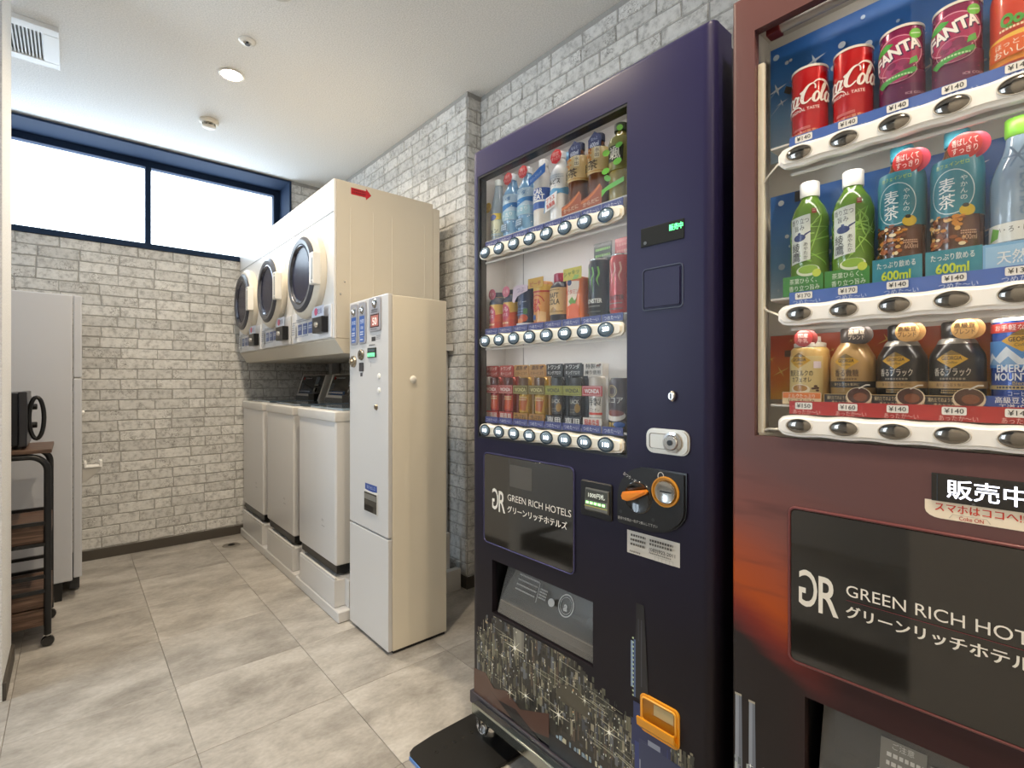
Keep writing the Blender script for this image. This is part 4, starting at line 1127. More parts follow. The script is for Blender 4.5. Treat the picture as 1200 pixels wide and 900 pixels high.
# orange coin return
m = MB(); mo = mat('e39a1e', .3, coat=.4)
o_ = rrect(.570, .667, .318, .402, .012); i_ = rrect(.577, .660, .345, .396, .008)
m.prism(o_, 'x', FX - .004, FX + .001, .001, 1); cr = m.build('coin_return', mo, blue, label='orange coin return cup')
m = MB(); m.prism([(FX - .004, .322), (FX - .020, .338), (FX - .022, .356), (FX - .017, .356), (FX - .014, .342), (FX - .004, .332)], 'y', .572, .665, .001, 1); m.build('cup_lip', mo, cr)
m = MB(); m.prism(i_, 'x', FX - .0052, FX - .0040); m.build('cup_mouth', mat('a8701c', .3), cr)
p = Print(.3, 0); p.rect(.03, .018, .078, .042, 'b9a67a'); p.build('cup_label', on_x(FX - .0053, .660, .350), cr)
m = MB(); m.tube([(FX - .006, a, b) for a, b in i_], .0022, 6, closed=True); m.build('cup_rim', mat('f0b040', .3, coat=.4), cr, smooth=60)
# feet and anchor plate
for y in (1.235, .57):
    for x in (.985, 1.58):
        z_ = .0102 if x < 1.2 and y > 1 else 0.0
        m = MB(); m.lathe([(0, .078), (.014, .078), (.014, .040), (.030, .034), (.034, .022), (.036, z_), (0, z_)], (x, y, 0), seg=24); f_ = m.build('levelling_foot', M_CHROME, blue, smooth=40)
        if x < 1 and y > 1:
            m = MB(); m.tube([(x - .034 + .0 * i, y + .024 * math.cos(2 * PI * i / 20), .036 + .024 * math.sin(2 * PI * i / 20)) for i in range(20)], .004, 6, closed=True); m.build('foot_ring', M_CHROME, f_, smooth=60)
def anchor_plate(y0, y1, label):
    t = thing('anchor_plate', (.95, (y0 + y1) / 2, 0), label, 'floor plate', 'black anchor plates under the blue machine')
    m = MB(); m.prism([(.740, y0 + .02), (.760, y0), (1.20, y0), (1.20, y1), (.840, y1), (.800, y1 - .004), (.765, y1 - .008), (.748, y1 - .018), (.739, y1 - .035)], 'z', .0002, .010, .003, 1); m.build('plate', mat('141312', .45), t)
    m = MB(); m.prism([(.736, y0 + .03), (.7385, y0 + .03), (.7385, y1 - .036), (.736, y1 - .036)], 'z', .0005, .0098); m.build('edge_strip', mat('5d8fd6', .3, coat=.4), t)  # blue light along the plate edge, put into the strip colour
    for k in range(5):
        x = .805 + .032 * k
        m = MB(); m.lathe([(0, .0104), (.0035, .0104), (.0050, .0108), (.006, .0101)], (x, y1 - .073, 0), seg=12); m.build('bolt_hole', M_BLACKP, t)
anchor_plate(1.10, 1.336, 'black steel anchor plate with blue edge under the far foot of the navy machine')

# ------------------------------------------------------------------ mauve machine
RY0, RY1, RZ0, RZ1 = -.545, .460, .10, 1.834
red = thing('vending_machine', (1.31, -.04, 0), 'mauve drink vending machine with orange sunset print, cut off at right', 'vending machine')
RW = (-.33, .416, .997, 1.757); RB = (-.16, .330, .36, .548)
RWI = (RW[0], RW[1] + .030, RW[2] - .004, RW[3] + .050)
m = MB(); slab(m, RY0, RY1, RZ0, RZ1, FX, .9835, [RW, RB], .010, .010); slab(m, RY0 + .0005, RY1 - .0005, RZ0 + .0005, RZ1 - .0005, .983, 1.047, [RWI, RB]); rdoor = m.build('door', M_SUNSET, red, smooth=30)
m = MB(); slab(m, RY0 + .01, RY1 - .01, .10, RZ1 - .012, 1.052, 1.652, [grow(RWI), grow(RB)]); m.build('cabinet', mat('3b2a2e', .4), red)
for y in (.40, -.48):
    for x in (1.0, 1.58):
        m = MB(); m.lathe([(0, .11), (.014, .11), (.014, .035), (.034, .022), (.036, 0), (0, 0)], (x, y, 0), seg=20); m.build('levelling_foot', M_STEEL, red, smooth=40)
y0, y1, z0, z1 = RW; xb = 1.10
m = open_case(*RWI, .9845, xb); m.build('display_case', mat('e2dfd6', .5), red)
m = MB(); m.box(FX + .012, FX + .022, y1 - .012, y1 - .0005, z0 + .004, z1 - .06, .002); m.build('jamb_strip', mat('f1ead6', .4), red)
m = MB(); m.tube([(1.012, y1 - .030, z1 + .012), (1.012, y0 + .02, z1 + .012)], .010, 12); m.build('lamp_tube', mat('b9b7b2', .25), red, smooth=60)
m = MB(); m.box(1.000, 1.024, y1 - .030, y1 - .006, z1 + .001, z1 + .023, .002); m.build('lamp_holder', mat('7a2a2c', .4), red)
RROW = (1.498, 1.2165, 1.020); RP = .0680; RYF = .3375; NB = 9
POST = [('2f6db5', 1.540, 1.770, 0), ('2f6db5', 1.262, 1.472, 0), ('d9701c', 1.062, 1.190, 1)]
for pi_, (c_, za, zb, kind) in enumerate(POST):
    m = MB(); m.box(1.072, 1.076, y0 + .01, y1 + .014, za, zb)
    def _post(nt, b, N, L, kind=kind, za=za, zb=zb):
        tc = N('ShaderNodeTexCoord'); sx = N('ShaderNodeSeparateXYZ'); L(tc.outputs['Object'], sx.inputs[0])
        n = N('ShaderNodeTexNoise'); n.inputs['Scale'].default_value = 9; L(tc.outputs['Object'], n.inputs['Vector'])
        a = N('ShaderNodeMath'); a.operation = 'MULTIPLY_ADD'; a.inputs[1].default_value = .10; L(n.outputs['Fac'], a.inputs[0]); L(sx.outputs['Z'], a.inputs[2])
        mr = N('ShaderNodeMapRange'); mr.inputs[1].default_value = za + .05; mr.inputs[2].default_value = zb + .05; L(a.outputs[0], mr.inputs[0])
        r = ramp(N, [(0, 'f0b51e'), (.4, 'e88a1c'), (.8, 'd25a1c'), (1, 'c04a18')]) if kind else ramp(N, [(0, 'b4d2ec'), (.35, '6ea6dc'), (.7, '3a7ac8'), (1, '2a66b4')])
        L(mr.outputs[0], r.inputs[0]); L(r.outputs[0], b.inputs['Base Color']); b.inputs['Roughness'].default_value = .4
    po_ = m.build('backdrop_poster', nodes_mat('poster_gradient', _post), red)
    r = random.Random(pi_ + 3); p = Print(.4, 0)
    if kind == 0:
        for k in range(80):
            x, y = r.uniform(.01, .70), r.uniform(.01, zb - za - .01); s = r.uniform(.0015, .0065)
            if r.random() < .25:
                p.star(x, y, s * 3.4, 'dfeaf5', 4, .16, .3)
                p.stroke([(x - .03, y - .028), (x, y)], [.0004, .0016], 'bcd6ee')
            else: p.ell(x, y, s, s, 'c3daf0' if r.random() < .6 else 'e8f1fa', 12)
    else:
        for k in range(20):
            x, y = r.uniform(.0, .7), r.uniform(0, .12); p.star(x, y, r.uniform(.006, .02), 'f4cf5c', 4, .1, .5)
        p.rect(.028, .085, .050, .098, '6a4a2c')
    if kind == 0: p.poly([(.030, .128), (.042, .120), (.046, .132), (.034, .140)], '4a4640') if pi_ == 0 else p.rect(.05, .185, .065, .205, '3e3c3a')
    p.build('poster_print', on_x(1.072, y1 + .014, za), po_)
RPRICE = [['¥140', '¥140', '¥140', '¥140', '¥140', '¥140', '¥140', '¥140', '¥140'], ['¥170', '¥170', '¥140', '¥140', '¥130', '¥130', '¥140', '¥140', '¥140'], ['¥150', '¥160', '¥140', '¥140', '¥140', '¥140', '¥140', '¥140', '¥140']]
M_DIP = mat('8e8a84', .10, metal=1.0)
for ri, zc in enumerate(RROW):
    rail = wavy_bar(RYF - RP * (NB - 1) - .03, .3735, zc, .0180, .0010, NB, RP, RYF, FX - .006, FX + .018).build('price_rail', M_RAILW, red, smooth=40)
    for ci in range(NB):
        y = RYF - RP * ci
        m = MB(); m.lathe([(0, .0035), (.010, .0030), (.0175, .0012), (.0198, .0)], (FX - .0062, y, zc + .0005), '-x', 28, sy=.60); m.build('button', M_DIP, rail, smooth=60)
        m = MB(); m.lathe([(.0196, .0), (.0202, .0016), (.0212, .0016), (.0218, .0)], (FX - .0062, y, zc + .0005), '-x', 28, sy=.61); m.build('button_rim', mat('c9c5bd', .25), rail, smooth=50)
    zs = zc + .0195
    hot = ri == 2
    m = MB(); m.box(FX + .019, FX + .021, RYF - RP * (NB - 1) - .03, .362, zs, zs + .0235); st = m.build('temperature_strip', mat('b3322e' if hot else '4a6cb8', .4), red)
    p = Print(.4, 0)
    for ci in range(NB):
        x = .362 - (RYF - RP * ci)
        p.text('あったか〜い' if hot else 'つめた〜い', x + .004, .0005, .0085, 'e8b6b0' if hot else 'c6d4f0', align='c', w=.044)
        p.rrect(x - .0145, .0095, x + .0135, .0215, .002, 'f4f2ec').text(RPRICE[ri][ci], x - .0005, .0122, .0072, '23211f', align='c', w=.022, bold=.012)
    p.build('price_tags', on_x(FX + .019, .362, zs), st)
    m = MB(); m.box(FX + .022, 1.07, y0 + .004, y1 - .02, zs + .0125, zs + .0165, .001); m.build('shelf', mat('dad8d2', .25), red)
    if ri == 2: path = [(FX + .02, y1 - .004, zc - .016), (FX + .012, y1 - .02, zc - .010), (FX + .004, .374, zc - .008)]
    else: path = [(FX + .02, y1 - .004, zc + (.026 if ri else -.034)), (FX + .012, y1 - .018, zc + (.014 if ri else -.020)), (FX + .004, .374, zc + (.002 if ri else -.004))]
    m = MB(); m.tube(path, .0022, 6); m.build('rail_bracket', mat('e4dece', .4), red, smooth=60)
m = MB(); m.box(FX + .0045, FX + .007, y0 + .001, y1 - .0005, z0 + .001, z1 - .001); m.build('window_glass', M_GLASS, red)
for zz in (1.757 + .036, RROW[0] - .026, RROW[1] - .026): fill_strip(red, -.30, .36, FX + .022, zz)
# sales sign
m = MB(); m.box(FX - .003, FX + .003, -.02, .157, .9225, .9635, .001); sg = m.build('status_display', mat('0d0e11', .1, coat=.8), red)
p = Print(.3, 0); p.text('販売中', .018, .0075, .026, 'eef2ff', w=.083, bold=.025, emit=1.6).rect(.0065, .001, .0072, .040, '3a4656').ell(.047, .002, .0022, .0018, '55585c')
p.build('status_text', on_x(FX - .003, .157, .9225), sg)
p = Print(.4, 0); pts = [(0, .026), (.0, .012)] + [(.018 - .018 * math.cos(a), .012 - .012 * math.sin(a)) for a in (.4, .8, 1.2, 1.57)] + [(.18, .0), (.18, .026)]
p.poly(pts, 'efe2cc').text('スマホはココへ!!', .012, .011, .0125, 'd2321c', w=.094, bold=.03).stroke([(.028, .0025), (.032, .0085), (.068, .0085), (.072, .0025)], .0012, 'c9bfae')
p.text('Coke ON', .052, .0020, .0055, 'b8352c', align='c', w=.026, bold=.005)
p.build('phone_sticker', on_x(FX, .165, .897), rdoor)
m = MB(); m.prism(rrect(-.30, .352, .606, .8735, .010), 'x', FX - .0035, FX + .004, .0015, 1); pn = m.build('sign_panel', M_SMOKE, red)
m = MB(); m.tube([(FX - .002, a, b) for a, b in rrect(-.302, .354, .604, .8755, .011)], .0026, 6, closed=True); m.build('panel_rim', mat('6e3a3a', .3, coat=.3), pn, smooth=60)
p = Print(.4, 0); gr_logo(p); p.rect(.072, .0335, .335, .0342, '7d2f3a'); p.build('company_lettering', on_x(FX - .0035, .338, .705), pn)
y0, y1, z0, z1 = RB; xb = 1.12
m = open_case(y0, y1, z0, z1, FX + .02, xb); m.build('delivery_chute', M_BLACK, red)
p = Print(.4, 0)
p.rect(.085, .06, .145, .150, '8b877e').text('ご注意', .115, .138, .009, 'd5d2ca', align='c')
for i in range(5): p.lines(.094, .142, .126 - i * .012, .006, 1, 'd5d2ca', seed=i)
p.ell(.0875, .100, .0055, .0055, 'e8e6e0').text('!', .0875, .0965, .007, '55524c', align='c', bold=.03).rect(.150, .06, .20, .140, '85817a').lines(.154, .196, .126, .006, 4, 'cfccc4')
flap(y0 + .004, y1 - .016, z1 - .004, z0 + .004, 1.02, .975, red, p)
# chimneys and harbour lights at the foot of the sunset
p = Print(.35, .3); r = random.Random(2); B_ = RY1 - .004
for x, w, h in ((.003, .013, .20), (.029, .012, .197)): p.poly([(x, .0), (x + w + .002, .0), (x + w, h), (x + .001, h)], '8c939f').poly([(x + w * .55, .0), (x + w + .002, .0), (x + w, h), (x + w * .6, h)], '6a707c').rect(x, h - .004, x + w, h, 'a79f8c')
for k in range(80):
    x, y = r.uniform(0, .11), r.uniform(0, .075); h = r.uniform(.004, .02)
    if y < .085 - x * .5: p.rect(x, y, x + r.uniform(.002, .006), y + h, r.choice(['5b6468', '3e4448', '8b9498', 'a9b2b0', '2d3032']))
for k in range(14):
    x, y = r.uniform(.03, .11), r.uniform(.01, .085); p.star(x, y, r.uniform(.003, .008), 'f2f4ee', 4, .2, 0)
p.build('harbour_print', on_x(FX, B_, .300), rdoor, base=.0003, layer=.000002)

# ================================================================== DRINKS IN THE DISPLAYS
def catmull(pts, n=6):
    o = []
    for i in range(len(pts) - 1):
        p0, p1, p2, p3 = pts[max(i - 1, 0)], pts[i], pts[i + 1], pts[min(i + 2, len(pts) - 1)]
        for k in range(n):
            t = k / n
            o.append(tuple(.5 * (2 * b + (c - a) * t + (2 * a - 5 * b + 4 * c - d) * t * t + (3 * b - a - 3 * c + d) * t ** 3) for a, b, c, d in zip(p0, p1, p2, p3)))
    o.append(pts[-1]); return o
def drink(name, label, cat, x, y, z, group):
    return thing(name, (x, y, z), label, cat, group)
def lathe_part(t, name, prof, m, seg=28, smooth=40, label=None, parent=None):
    o = wloc(t); b = MB(); b.lathe(prof, (o.x, o.y, o.z), 'z', seg)
    return b.build(name, m, parent or t, smooth=smooth, label=label)
def pop_disc(t, dx, dy, z, r, col, words, tcol, back=None, sides=28, name='sign_disc'):
    """round card sign fixed in front of a bottle"""
    o = wloc(t); b = MB(); c = (o.x + dx, o.y - dy, o.z + z)
    b.lathe([(0, 0), (r, 0), (r, .0012), (0, .0012)], c, '-x', sides); d = b.build(name, mat(col, .35, coat=.3), t)
    p = Print(.4, 0); n = len(words); h = r * (.52 if n > 1 else .6)
    for i, w in enumerate(words):
        p.text(w, 0, (n / 2 - i - 1) * h * 1.15 + h * .12, h, tcol, align='c', w=r * 1.5 * (1 if len(w) > 2 else .75), bold=.015)
    p.build('sign_text', on_x(c[0] - .0012, c[1], c[2]), d)
    if back:
        b = MB(); b.lathe([(0, 0), (r, 0), (r, .0012), (0, .0012)], (c[0] + .006, c[1] - r * .45, c[2]), '-x', sides); b.build('sign_back', mat(back, .35, coat=.3), t)
def card(t, name, dx, y0, y1, z0, z1, col, th=.0015):
    """flat card; y0..y1 is left..right as seen from the front"""
    o = wloc(t); b = MB(); b.box(o.x + dx, o.x + dx + th, o.y - y1, o.y - y0, o.z + z0, o.z + z1); return b.build(name, mat(col, .4, coat=.2), t)
def front(t, dx, z=0.0):
    o = wloc(t); return on_x(o.x + dx, o.y, o.z + z)
def wrap(t, r, z=0.0, turn=0.0):
    o = wloc(t); return on_cyl(o.x, o.y, o.z + z, r, turn)
def pet(H, Rm, neck=.0125, sh=.70, waist=.0):
    q = [(0, .002), (Rm * .72, .0), (Rm * .93, .003), (Rm, .010), (Rm, H * .18)]
    if waist: q += [(Rm - waist, H * .22), (Rm, H * .26), (Rm, H * .36), (Rm - waist, H * .40), (Rm, H * .44)]
    for i in range(7):
        k = i / 6; q.append((neck + .002 + (Rm - neck - .002) * (.5 + .5 * math.cos(PI * k)), H * (sh + (.88 - sh) * k)))
    return q + [(neck, H * .885), (neck, H * .905)]
def cap_prof(H, r=.0145): return [(0, H * .90), (r - .001, H * .90), (r, H * .905), (r, H - .002), (r - .002, H), (0, H)]

BX = 1.032; GB1, GB2, GB3 = 'bottles on the top shelf of the navy machine', 'cans and bottles on the middle shelf of the navy machine', 'canned coffees on the bottom shelf of the navy machine'
def by(i): return 1.2505 - .0685 * i
Z1, Z2, Z3 = 1.5402, 1.2622, .9742
# --- top shelf of the navy machine
t = drink('lemon_soda_bottle', 'slim clear lemon soda bottle, leftmost on the navy machine top shelf', 'bottle', BX, by(0), Z1, GB1)
lathe_part(t, 'bottle', pet(.208, .025, .0115, .52), mat('aebfca', .08, coat=.8, trans=.25)); lathe_part(t, 'cap', cap_prof(.208, .013), mat('cfd6d2', .3))
lathe_part(t, 'label_band', [(.0253, .020), (.0258, .022), (.0258, .090), (.0253, .092)], mat('d8dcc0', .35, coat=.3))
p = Print(); p.rect(-.03, .05, .03, .070, 'e3c53a').ell(0, .058, .015, .010, '4a62a8').text('レモン', 0, .004, .014, '2a3a4a', align='c', bold=.02, rot=.15).rect(-.03, -.0, .03, .003, '8fb4d0'); p.build('label_print', wrap(t, .0259, .022), t, step=.004)
pop_disc(t, -.026, -.022, .118, .016, 'e9c22c', ['い'], 'd07818')
for i in (1, 2):
    t = drink('soda_bottle', ('pale blue soda bottle with red octagonal cap sign, beside the slim lemon soda' if i == 1 else 'pale blue soda bottle with red octagonal cap sign, beside the blue-and-white bottle'), 'bottle', BX, by(i), Z1, GB1)
    lathe_part(t, 'bottle', pet(.205, .031, .012, .62, .002), mat('7fb0d8', .1, coat=.8)); lathe_part(t, 'cap', cap_prof(.205), mat('d8dde2', .3))
    lathe_part(t, 'label_band', [(.0313, .052), (.0318, .054), (.0318, .132), (.0313, .134)], mat('b9d3e6', .35, coat=.3))
    p = Print(); p.poly([(-.045, .034), (-.01, .028), (.02, .040), (.045, .036), (.045, .054), (.01, .050), (-.02, .046), (-.045, .052)], '2f7cc0')
    p.text('ソーダ', 0, .058, .013, '3f86c4', align='c', bold=.02, rot=.06).rect(-.045, .0, .045, .026, '9cc7dc').text('すっきり', 0, .008, .012, 'eef6fa', align='c', rot=.12, bold=.02)
    for k in range(26):
        a, b = R.uniform(-.04, .04), R.uniform(-.045, .078); p.ell(a, b, .0016, .0016, 'e9f4fb', 8)
    p.rect(-.022, -.038, .012, -.014, '5d7d9c').lines(-.02, .010, -.020, .004, 3, 'b9cfe2'); p.build('label_print', wrap(t, .0319, .054), t, step=.004)
    pop_disc(t, -.020, .0, .188, .020, 'c23237', ['新', 'おいしい'], 'e9b3ad', sides=8, name='cap_sign')
t = drink('carbonated_drink_bottle', 'white bottle with royal blue label and slanted blue neck card on the top shelf', 'bottle', BX, by(3), Z1, GB1)
lathe_part(t, 'bottle', pet(.205, .030, .012, .68), mat('d9d6d0', .25, coat=.5)); lathe_part(t, 'cap', cap_prof(.205), mat('e4e6e6', .3))
lathe_part(t, 'label_band', [(.0303, .052), (.0308, .054), (.0308, .112), (.0303, .114)], mat('2b54a8', .35, coat=.3))
p = Print(); p.rect(-.05, .018, .05, .024, 'd8dde4').text('CAR', .004, .042, .016, 'e9edf2', align='c', w=.034, bold=.03).text('BEAT', .004, .026, .014, 'e9edf2', align='c', w=.044, bold=.03); p.build('label_print', wrap(t, .0309, .054), t, step=.004)
p = Print(); p.poly([(-.032, .128), (.036, .152), (.036, .178), (.012, .172), (-.032, .152)], '2f6ec0').text('スパークリング', -.024, .138, .009, 'dfe9f5', w=.05, rot=.33); p.build('neck_card', front(t, -.030), t)
t = drink('lactic_drink_bottle', 'white bottle with red octagonal sign and tilted red-lettered tag on the top shelf', 'bottle', BX, by(4), Z1, GB1)
lathe_part(t, 'bottle', pet(.205, .0305, .012, .66), mat('eef0f2', .25, coat=.5)); lathe_part(t, 'cap', cap_prof(.205), mat('e8e8ea', .3))
card(t, 'back_card', .02, -.012, .036, .10, .212, '7fb6dc')
p = Print(); p.text('カルピス', -.004, .105, .015, '23262c', align='c', w=.048, bold=.03).poly([(-.05, .085), (-.02, .088), (.0, .094), (.02, .090), (.05, .098), (.05, .072), (.02, .078), (.0, .070), (-.03, .076), (-.05, .074)], '5fa5d6').lines(-.02, .03, .128, .004, 2, 'b9c4d0').text('ソーダ', .0, .094, .007, '6d8fb4', align='c')
p.build('label_print', wrap(t, .0307), t, step=.004)
pop_disc(t, -.020, .0, .188, .021, 'd22f35', ['限定', 'すっきり'], 'f0c4be', sides=8, name='cap_sign')
p = Print(); p.poly([(-.034, .030), (.012, .042), (.016, .082), (-.030, .070)], 'e9ecef').poly([(-.0345, .029), (-.031, .030), (-.027, .071), (-.0305, .0705)], '4a90c8').text('プラス', -.024, .054, .014, 'cf4a3c', w=.034, rot=.25, bold=.03).text('乳酸菌', -.022, .038, .013, 'cf4a3c', w=.032, rot=.25, bold=.03)
p.build('price_tag', front(t, -.033), t)
for i in (5, 6):
    t = drink('barley_tea_bottle', 'brown barley tea bottle with cream label, ' + ('beside the white bottle with tilted tag' if i == 5 else 'beside the bottle with leaf-shaped cards'), 'bottle', BX, by(i), Z1, GB1)
    lathe_part(t, 'bottle', pet(.205, .031, .012, .70), mat('5b3620', .08, coat=.9)); lathe_part(t, 'cap', cap_prof(.205), mat('27304e', .3))
    lathe_part(t, 'label_band', [(.0313, .092), (.0318, .094), (.0318, .150), (.028, .162), (.027, .162)], mat('d9c392', .35, coat=.3))
    p = Print()
    for k in range(30): p.ell(R.uniform(-.03, .0), R.uniform(.03, .064), R.uniform(.002, .005), R.uniform(.002, .004), R.choice(['d98024', 'e39a3a', 'b8601c', 'efc27a']), 8)
    p.text('麦', -.034, .006, .022, '2a1d14', w=.022, bold=.02).text('茶', -.008, .006, .024, '2a1d14', w=.025, bold=.02).rect(.010, .034, .022, .064, 'efe6cc').text('水', .011, .050, .010, '2a2622').text('出', .011, .038, .010, '2a2622').rect(-.05, .0, .05, .002, 'b58a3c')
    p.build('label_print', wrap(t, .0319, .094), t, step=.004)
    o = wloc(t); b = MB(); b.prism([(o.y - .020, o.z + .160), (o.y + .020, o.z + .160), (o.y + .021, o.z + .190), (o.y, o.z + .207), (o.y - .021, o.z + .190)], 'x', o.x - .021, o.x - .019); d = b.build('cap_sign', mat('2b3560', .4, coat=.2), t)
    p = Print(.4, 0); p.text('なんと', 0, .184, .009, 'b9c2dc', align='c', w=.022).text('600ml', 0, .167, .012, 'd9dfee', align='c', w=.028, bold=.015); p.build('sign_text', front(t, -.021), d)
    p = Print(); p.poly([(-.034, .0), (.034, .0), (.036, .045), (.028, .058), (.018, .050), (.006, .044), (-.010, .034), (-.034, .028)], '9a4a1e').poly([(-.034, .024), (-.010, .030), (.010, .042), (.028, .056), (.030, .050), (.010, .034), (-.012, .022), (-.034, .018)], 'c9702c').text('からだに', 0, .010, .012, 'e2c3a2', align='c', bold=.02, rot=.08); p.build('foot_card', front(t, -.034), t)
t = drink('green_tea_bottle', 'amber tea bottle with leaf-shaped green cards, rightmost on its shelf', 'bottle', BX, by(7), Z1, GB1)
lathe_part(t, 'bottle', pet(.205, .031, .012, .70, .0015), mat('8f8136', .1, coat=.8)); lathe_part(t, 'cap', cap_prof(.205, .017), mat('27301c', .4))
lathe_part(t, 'label_band', [(.0313, .080), (.0318, .082), (.0318, .150), (.028, .165), (.027, .165)], mat('8d8a4e', .35, coat=.3))
p = Print()
p.poly([(-.020, .02), (.024, .018), (.026, .058), (-.018, .060)], '23261c').text('颯', .003, .024, .032, 'e9e7da', align='c', w=.030, bold=.02).text('茶', -.022, .062, .008, '3a3a28')
p.build('label_print', wrap(t, .0319, .082), t, step=.004)
p = Print()
for cx_, cy_, r_, ro in ((-.028, .128, .014, .8), (.026, .136, .013, .2), (-.030, .082, .015, .4), (.020, .096, .016, .3), (-.022, .062, .013, 1.2), (.03, .178, .012, 1.0)):
    cx_ *= .72
    p.poly([(cx_ + r_ * .8 * math.cos(ro + a), cy_ + r_ * .5 * math.sin(a) + r_ * .5 * math.sin(ro) * math.cos(a)) for a in [2 * PI * k / 14 for k in range(14)]], R.choice(['6fc43a', '8ad04a', '5aa832']))
p.poly([(-.034, .018), (-.020, .030), (.034, .040), (.034, .052), (-.010, .044), (-.034, .036)], '5fb832'); p.build('leaf_cards', front(t, -.034), t)

# --- middle shelf of the navy machine
def canb(H, Rm, neck=.015): return [(0, .001), (Rm * .85, 0), (Rm, .006), (Rm, H * .68), (Rm * .93, H * .74), (neck + .002, H * .84), (neck, H * .86)]
for i in (0, 1):
    t = drink('juice_bottle_can', 'small red-yellow bottle can with pink sign, ' + ('leftmost' if i == 0 else 'second from left') + ' on middle shelf', 'bottle', BX, by(i), Z2, GB2)
    lathe_part(t, 'bottle', canb(.120, .030), mat('d9b05a', .3, coat=.4)); lathe_part(t, 'cap', [(0, .103), (.015, .103), (.0155, .106), (.0155, .118), (0, .120)], mat('39435a', .3))
    lathe_part(t, 'shoulder', [(.0303, .078), (.0305, .082), (.0285, .090), (.0175, .102)], mat('33415c', .3, coat=.4))
    p = Print(); p.rect(-.05, .0, .05, .026, 'c2483c').poly([(-.05, .026), (-.02, .030), (.01, .044), (.05, .050), (.05, .024), (-.05, .024)], 'cf5a3c').ell(-.006, .048, .022, .026, 'b8385a').text('もも', -.006, .050, .015, 'f1d6dc', align='c', bold=.03).text('ミックス', -.006, .034, .012, 'f1d6dc', align='c', w=.03, bold=.02).lines(-.024, .014, .012, .005, 1, 'e9cfa0'); p.build('label_print', wrap(t, .0305), t, step=.004)
    pop_disc(t, -.022, -.006, .112, .017, 'd2738c', ['とろ'], 'f3dde2')
t = drink('grape_drink_can', 'navy can with pale pink wavy header card on the middle shelf', 'can', BX, by(2), Z2, GB2)
CAN = lambda H, Rm: [(0, .003), (Rm * .78, .0), (Rm * .86, .003), (Rm, .012), (Rm, H - .012), (Rm * .88, H - .003), (Rm * .86, H), (Rm * .80, H), (Rm * .78, H - .003), (0, H - .003)]
lathe_part(t, 'can', CAN(.118, .030), mat('2c3a5c', .3, metal=.3, coat=.4))
p = Print(); p.text('ゼリー', -.002, .062, .014, 'cfd6e6', align='c', bold=.03, rot=.1).lines(-.02, .02, .048, .005, 3, '6d7fa8').ell(.012, .022, .013, .011, 'b8502c').ell(.002, .014, .010, .008, 'd07a3c').rect(-.05, .0, .05, .008, 'c9ccd6').rect(.012, .034, .024, .05, '4c7a4a'); p.build('label_print', wrap(t, .0303), t, step=.004)
p = Print(); p.poly([(-.034, .076), (-.026, .070), (-.012, .088), (.006, .094), (.034, .100), (.034, .118), (-.010, .122), (-.030, .116)], 'd9c6d6').text('つぶ', -.014, .098, .016, '9c86a6', bold=.03); p.build('header_card', front(t, -.032), t)
t = drink('fruit_tea_can', 'orange and yellow can with curved red lettering and yellow header on the middle shelf', 'can', BX, by(3), Z2, GB2)
lathe_part(t, 'can', CAN(.122, .030), mat('e0a25a', .3, coat=.4))
p = Print(); p.rect(-.05, .095, .05, .112, 'e6c04a').rect(-.05, .090, .05, .095, 'c23a2c').ring(.0, .052, .026, .030, .003, 'c23a2c', 20, 20, 160).text('AZA', -.002, .054, .017, 'c2352c', align='c', w=.034, bold=.04, rot=.12).text('TEA', -.002, .036, .015, 'c2352c', align='c', w=.032, bold=.04, rot=.1).rect(-.028, .012, -.002, .026, '3f5f9c').rect(-.05, .0, .05, .006, 'c8703c').poly([(.004, .006), (.03, .006), (.03, .032), (.014, .036)], 'e8c08a'); p.build('label_print', wrap(t, .0303), t, step=.004)
c_ = card(t, 'header_card', -.033, -.032, .030, .104, .132, 'dcae46'); p = Print(); p.text('ピーチ', 0, .108, .014, 'b8442c', align='c', bold=.03); p.build('header_text', front(t, -.033), c_)
t = drink('craft_cola_bottle', 'dark bottle can with magenta cap and tan craft cola label on the middle shelf', 'bottle', BX, by(4), Z2, GB2)
lathe_part(t, 'bottle', canb(.135, .031), mat('2a2838', .3, coat=.5)); lathe_part(t, 'cap', [(0, .112), (.0195, .112), (.020, .116), (.020, .134), (.018, .136), (0, .136)], mat('b0204c', .3, coat=.3))
lathe_part(t, 'label_band', [(.0313, .020), (.0318, .022), (.0318, .092), (.0313, .094)], mat('d8b984', .4))
p = Print(); p.text('CRAFT', -.004, .044, .014, '3c3428', align='c', w=.042, bold=.02).text('COLA', .0, .026, .015, '3c3428', align='c', w=.040, bold=.02).poly([(-.014, .008), (.012, .008), (.0, .020)], 'a5824e').lines(-.03, .03, .004, .003, 1, '8a6c40').lines(-.02, .02, .064, .003, 1, '8a6c40'); p.build('label_print', wrap(t, .0319, .022), t, step=.004)
t = drink('vitamin_drink_carton', 'orange and white drink can with yellow-green header card on the middle shelf', 'can', BX, by(5), Z2, GB2)
o = wloc(t); b = MB(); b.prism(rrect(o.x - .027, o.x + .027, o.y - .030, o.y + .030, .012), 'z', o.z + .0002, o.z + .112, .003, 1); b.build('carton', mat('e2793c', .3, coat=.4), t, smooth=40)
p = Print(); p.poly([(-.018, .02), (.010, .05), (.022, .085), (.022, .100), (-.018, .105)], 'e9d9c6').ell(-.012, .100, .008, .008, '3c4c7c').text('ビタミン', .0, .068, .013, 'd2452c', align='c', w=.042, bold=.03).poly([(-.014, .050), (-.002, .062), (.006, .050), (.016, .058), (.008, .040), (-.006, .038)], '6a9a3c').poly([(-.022, .004), (.022, .004), (.022, .036), (.0, .044), (-.022, .034)], 'd9622c').rect(-.016, .012, -.013, .03, 'f0a06a'); p.build('label_print', front(t, -.0272), t)
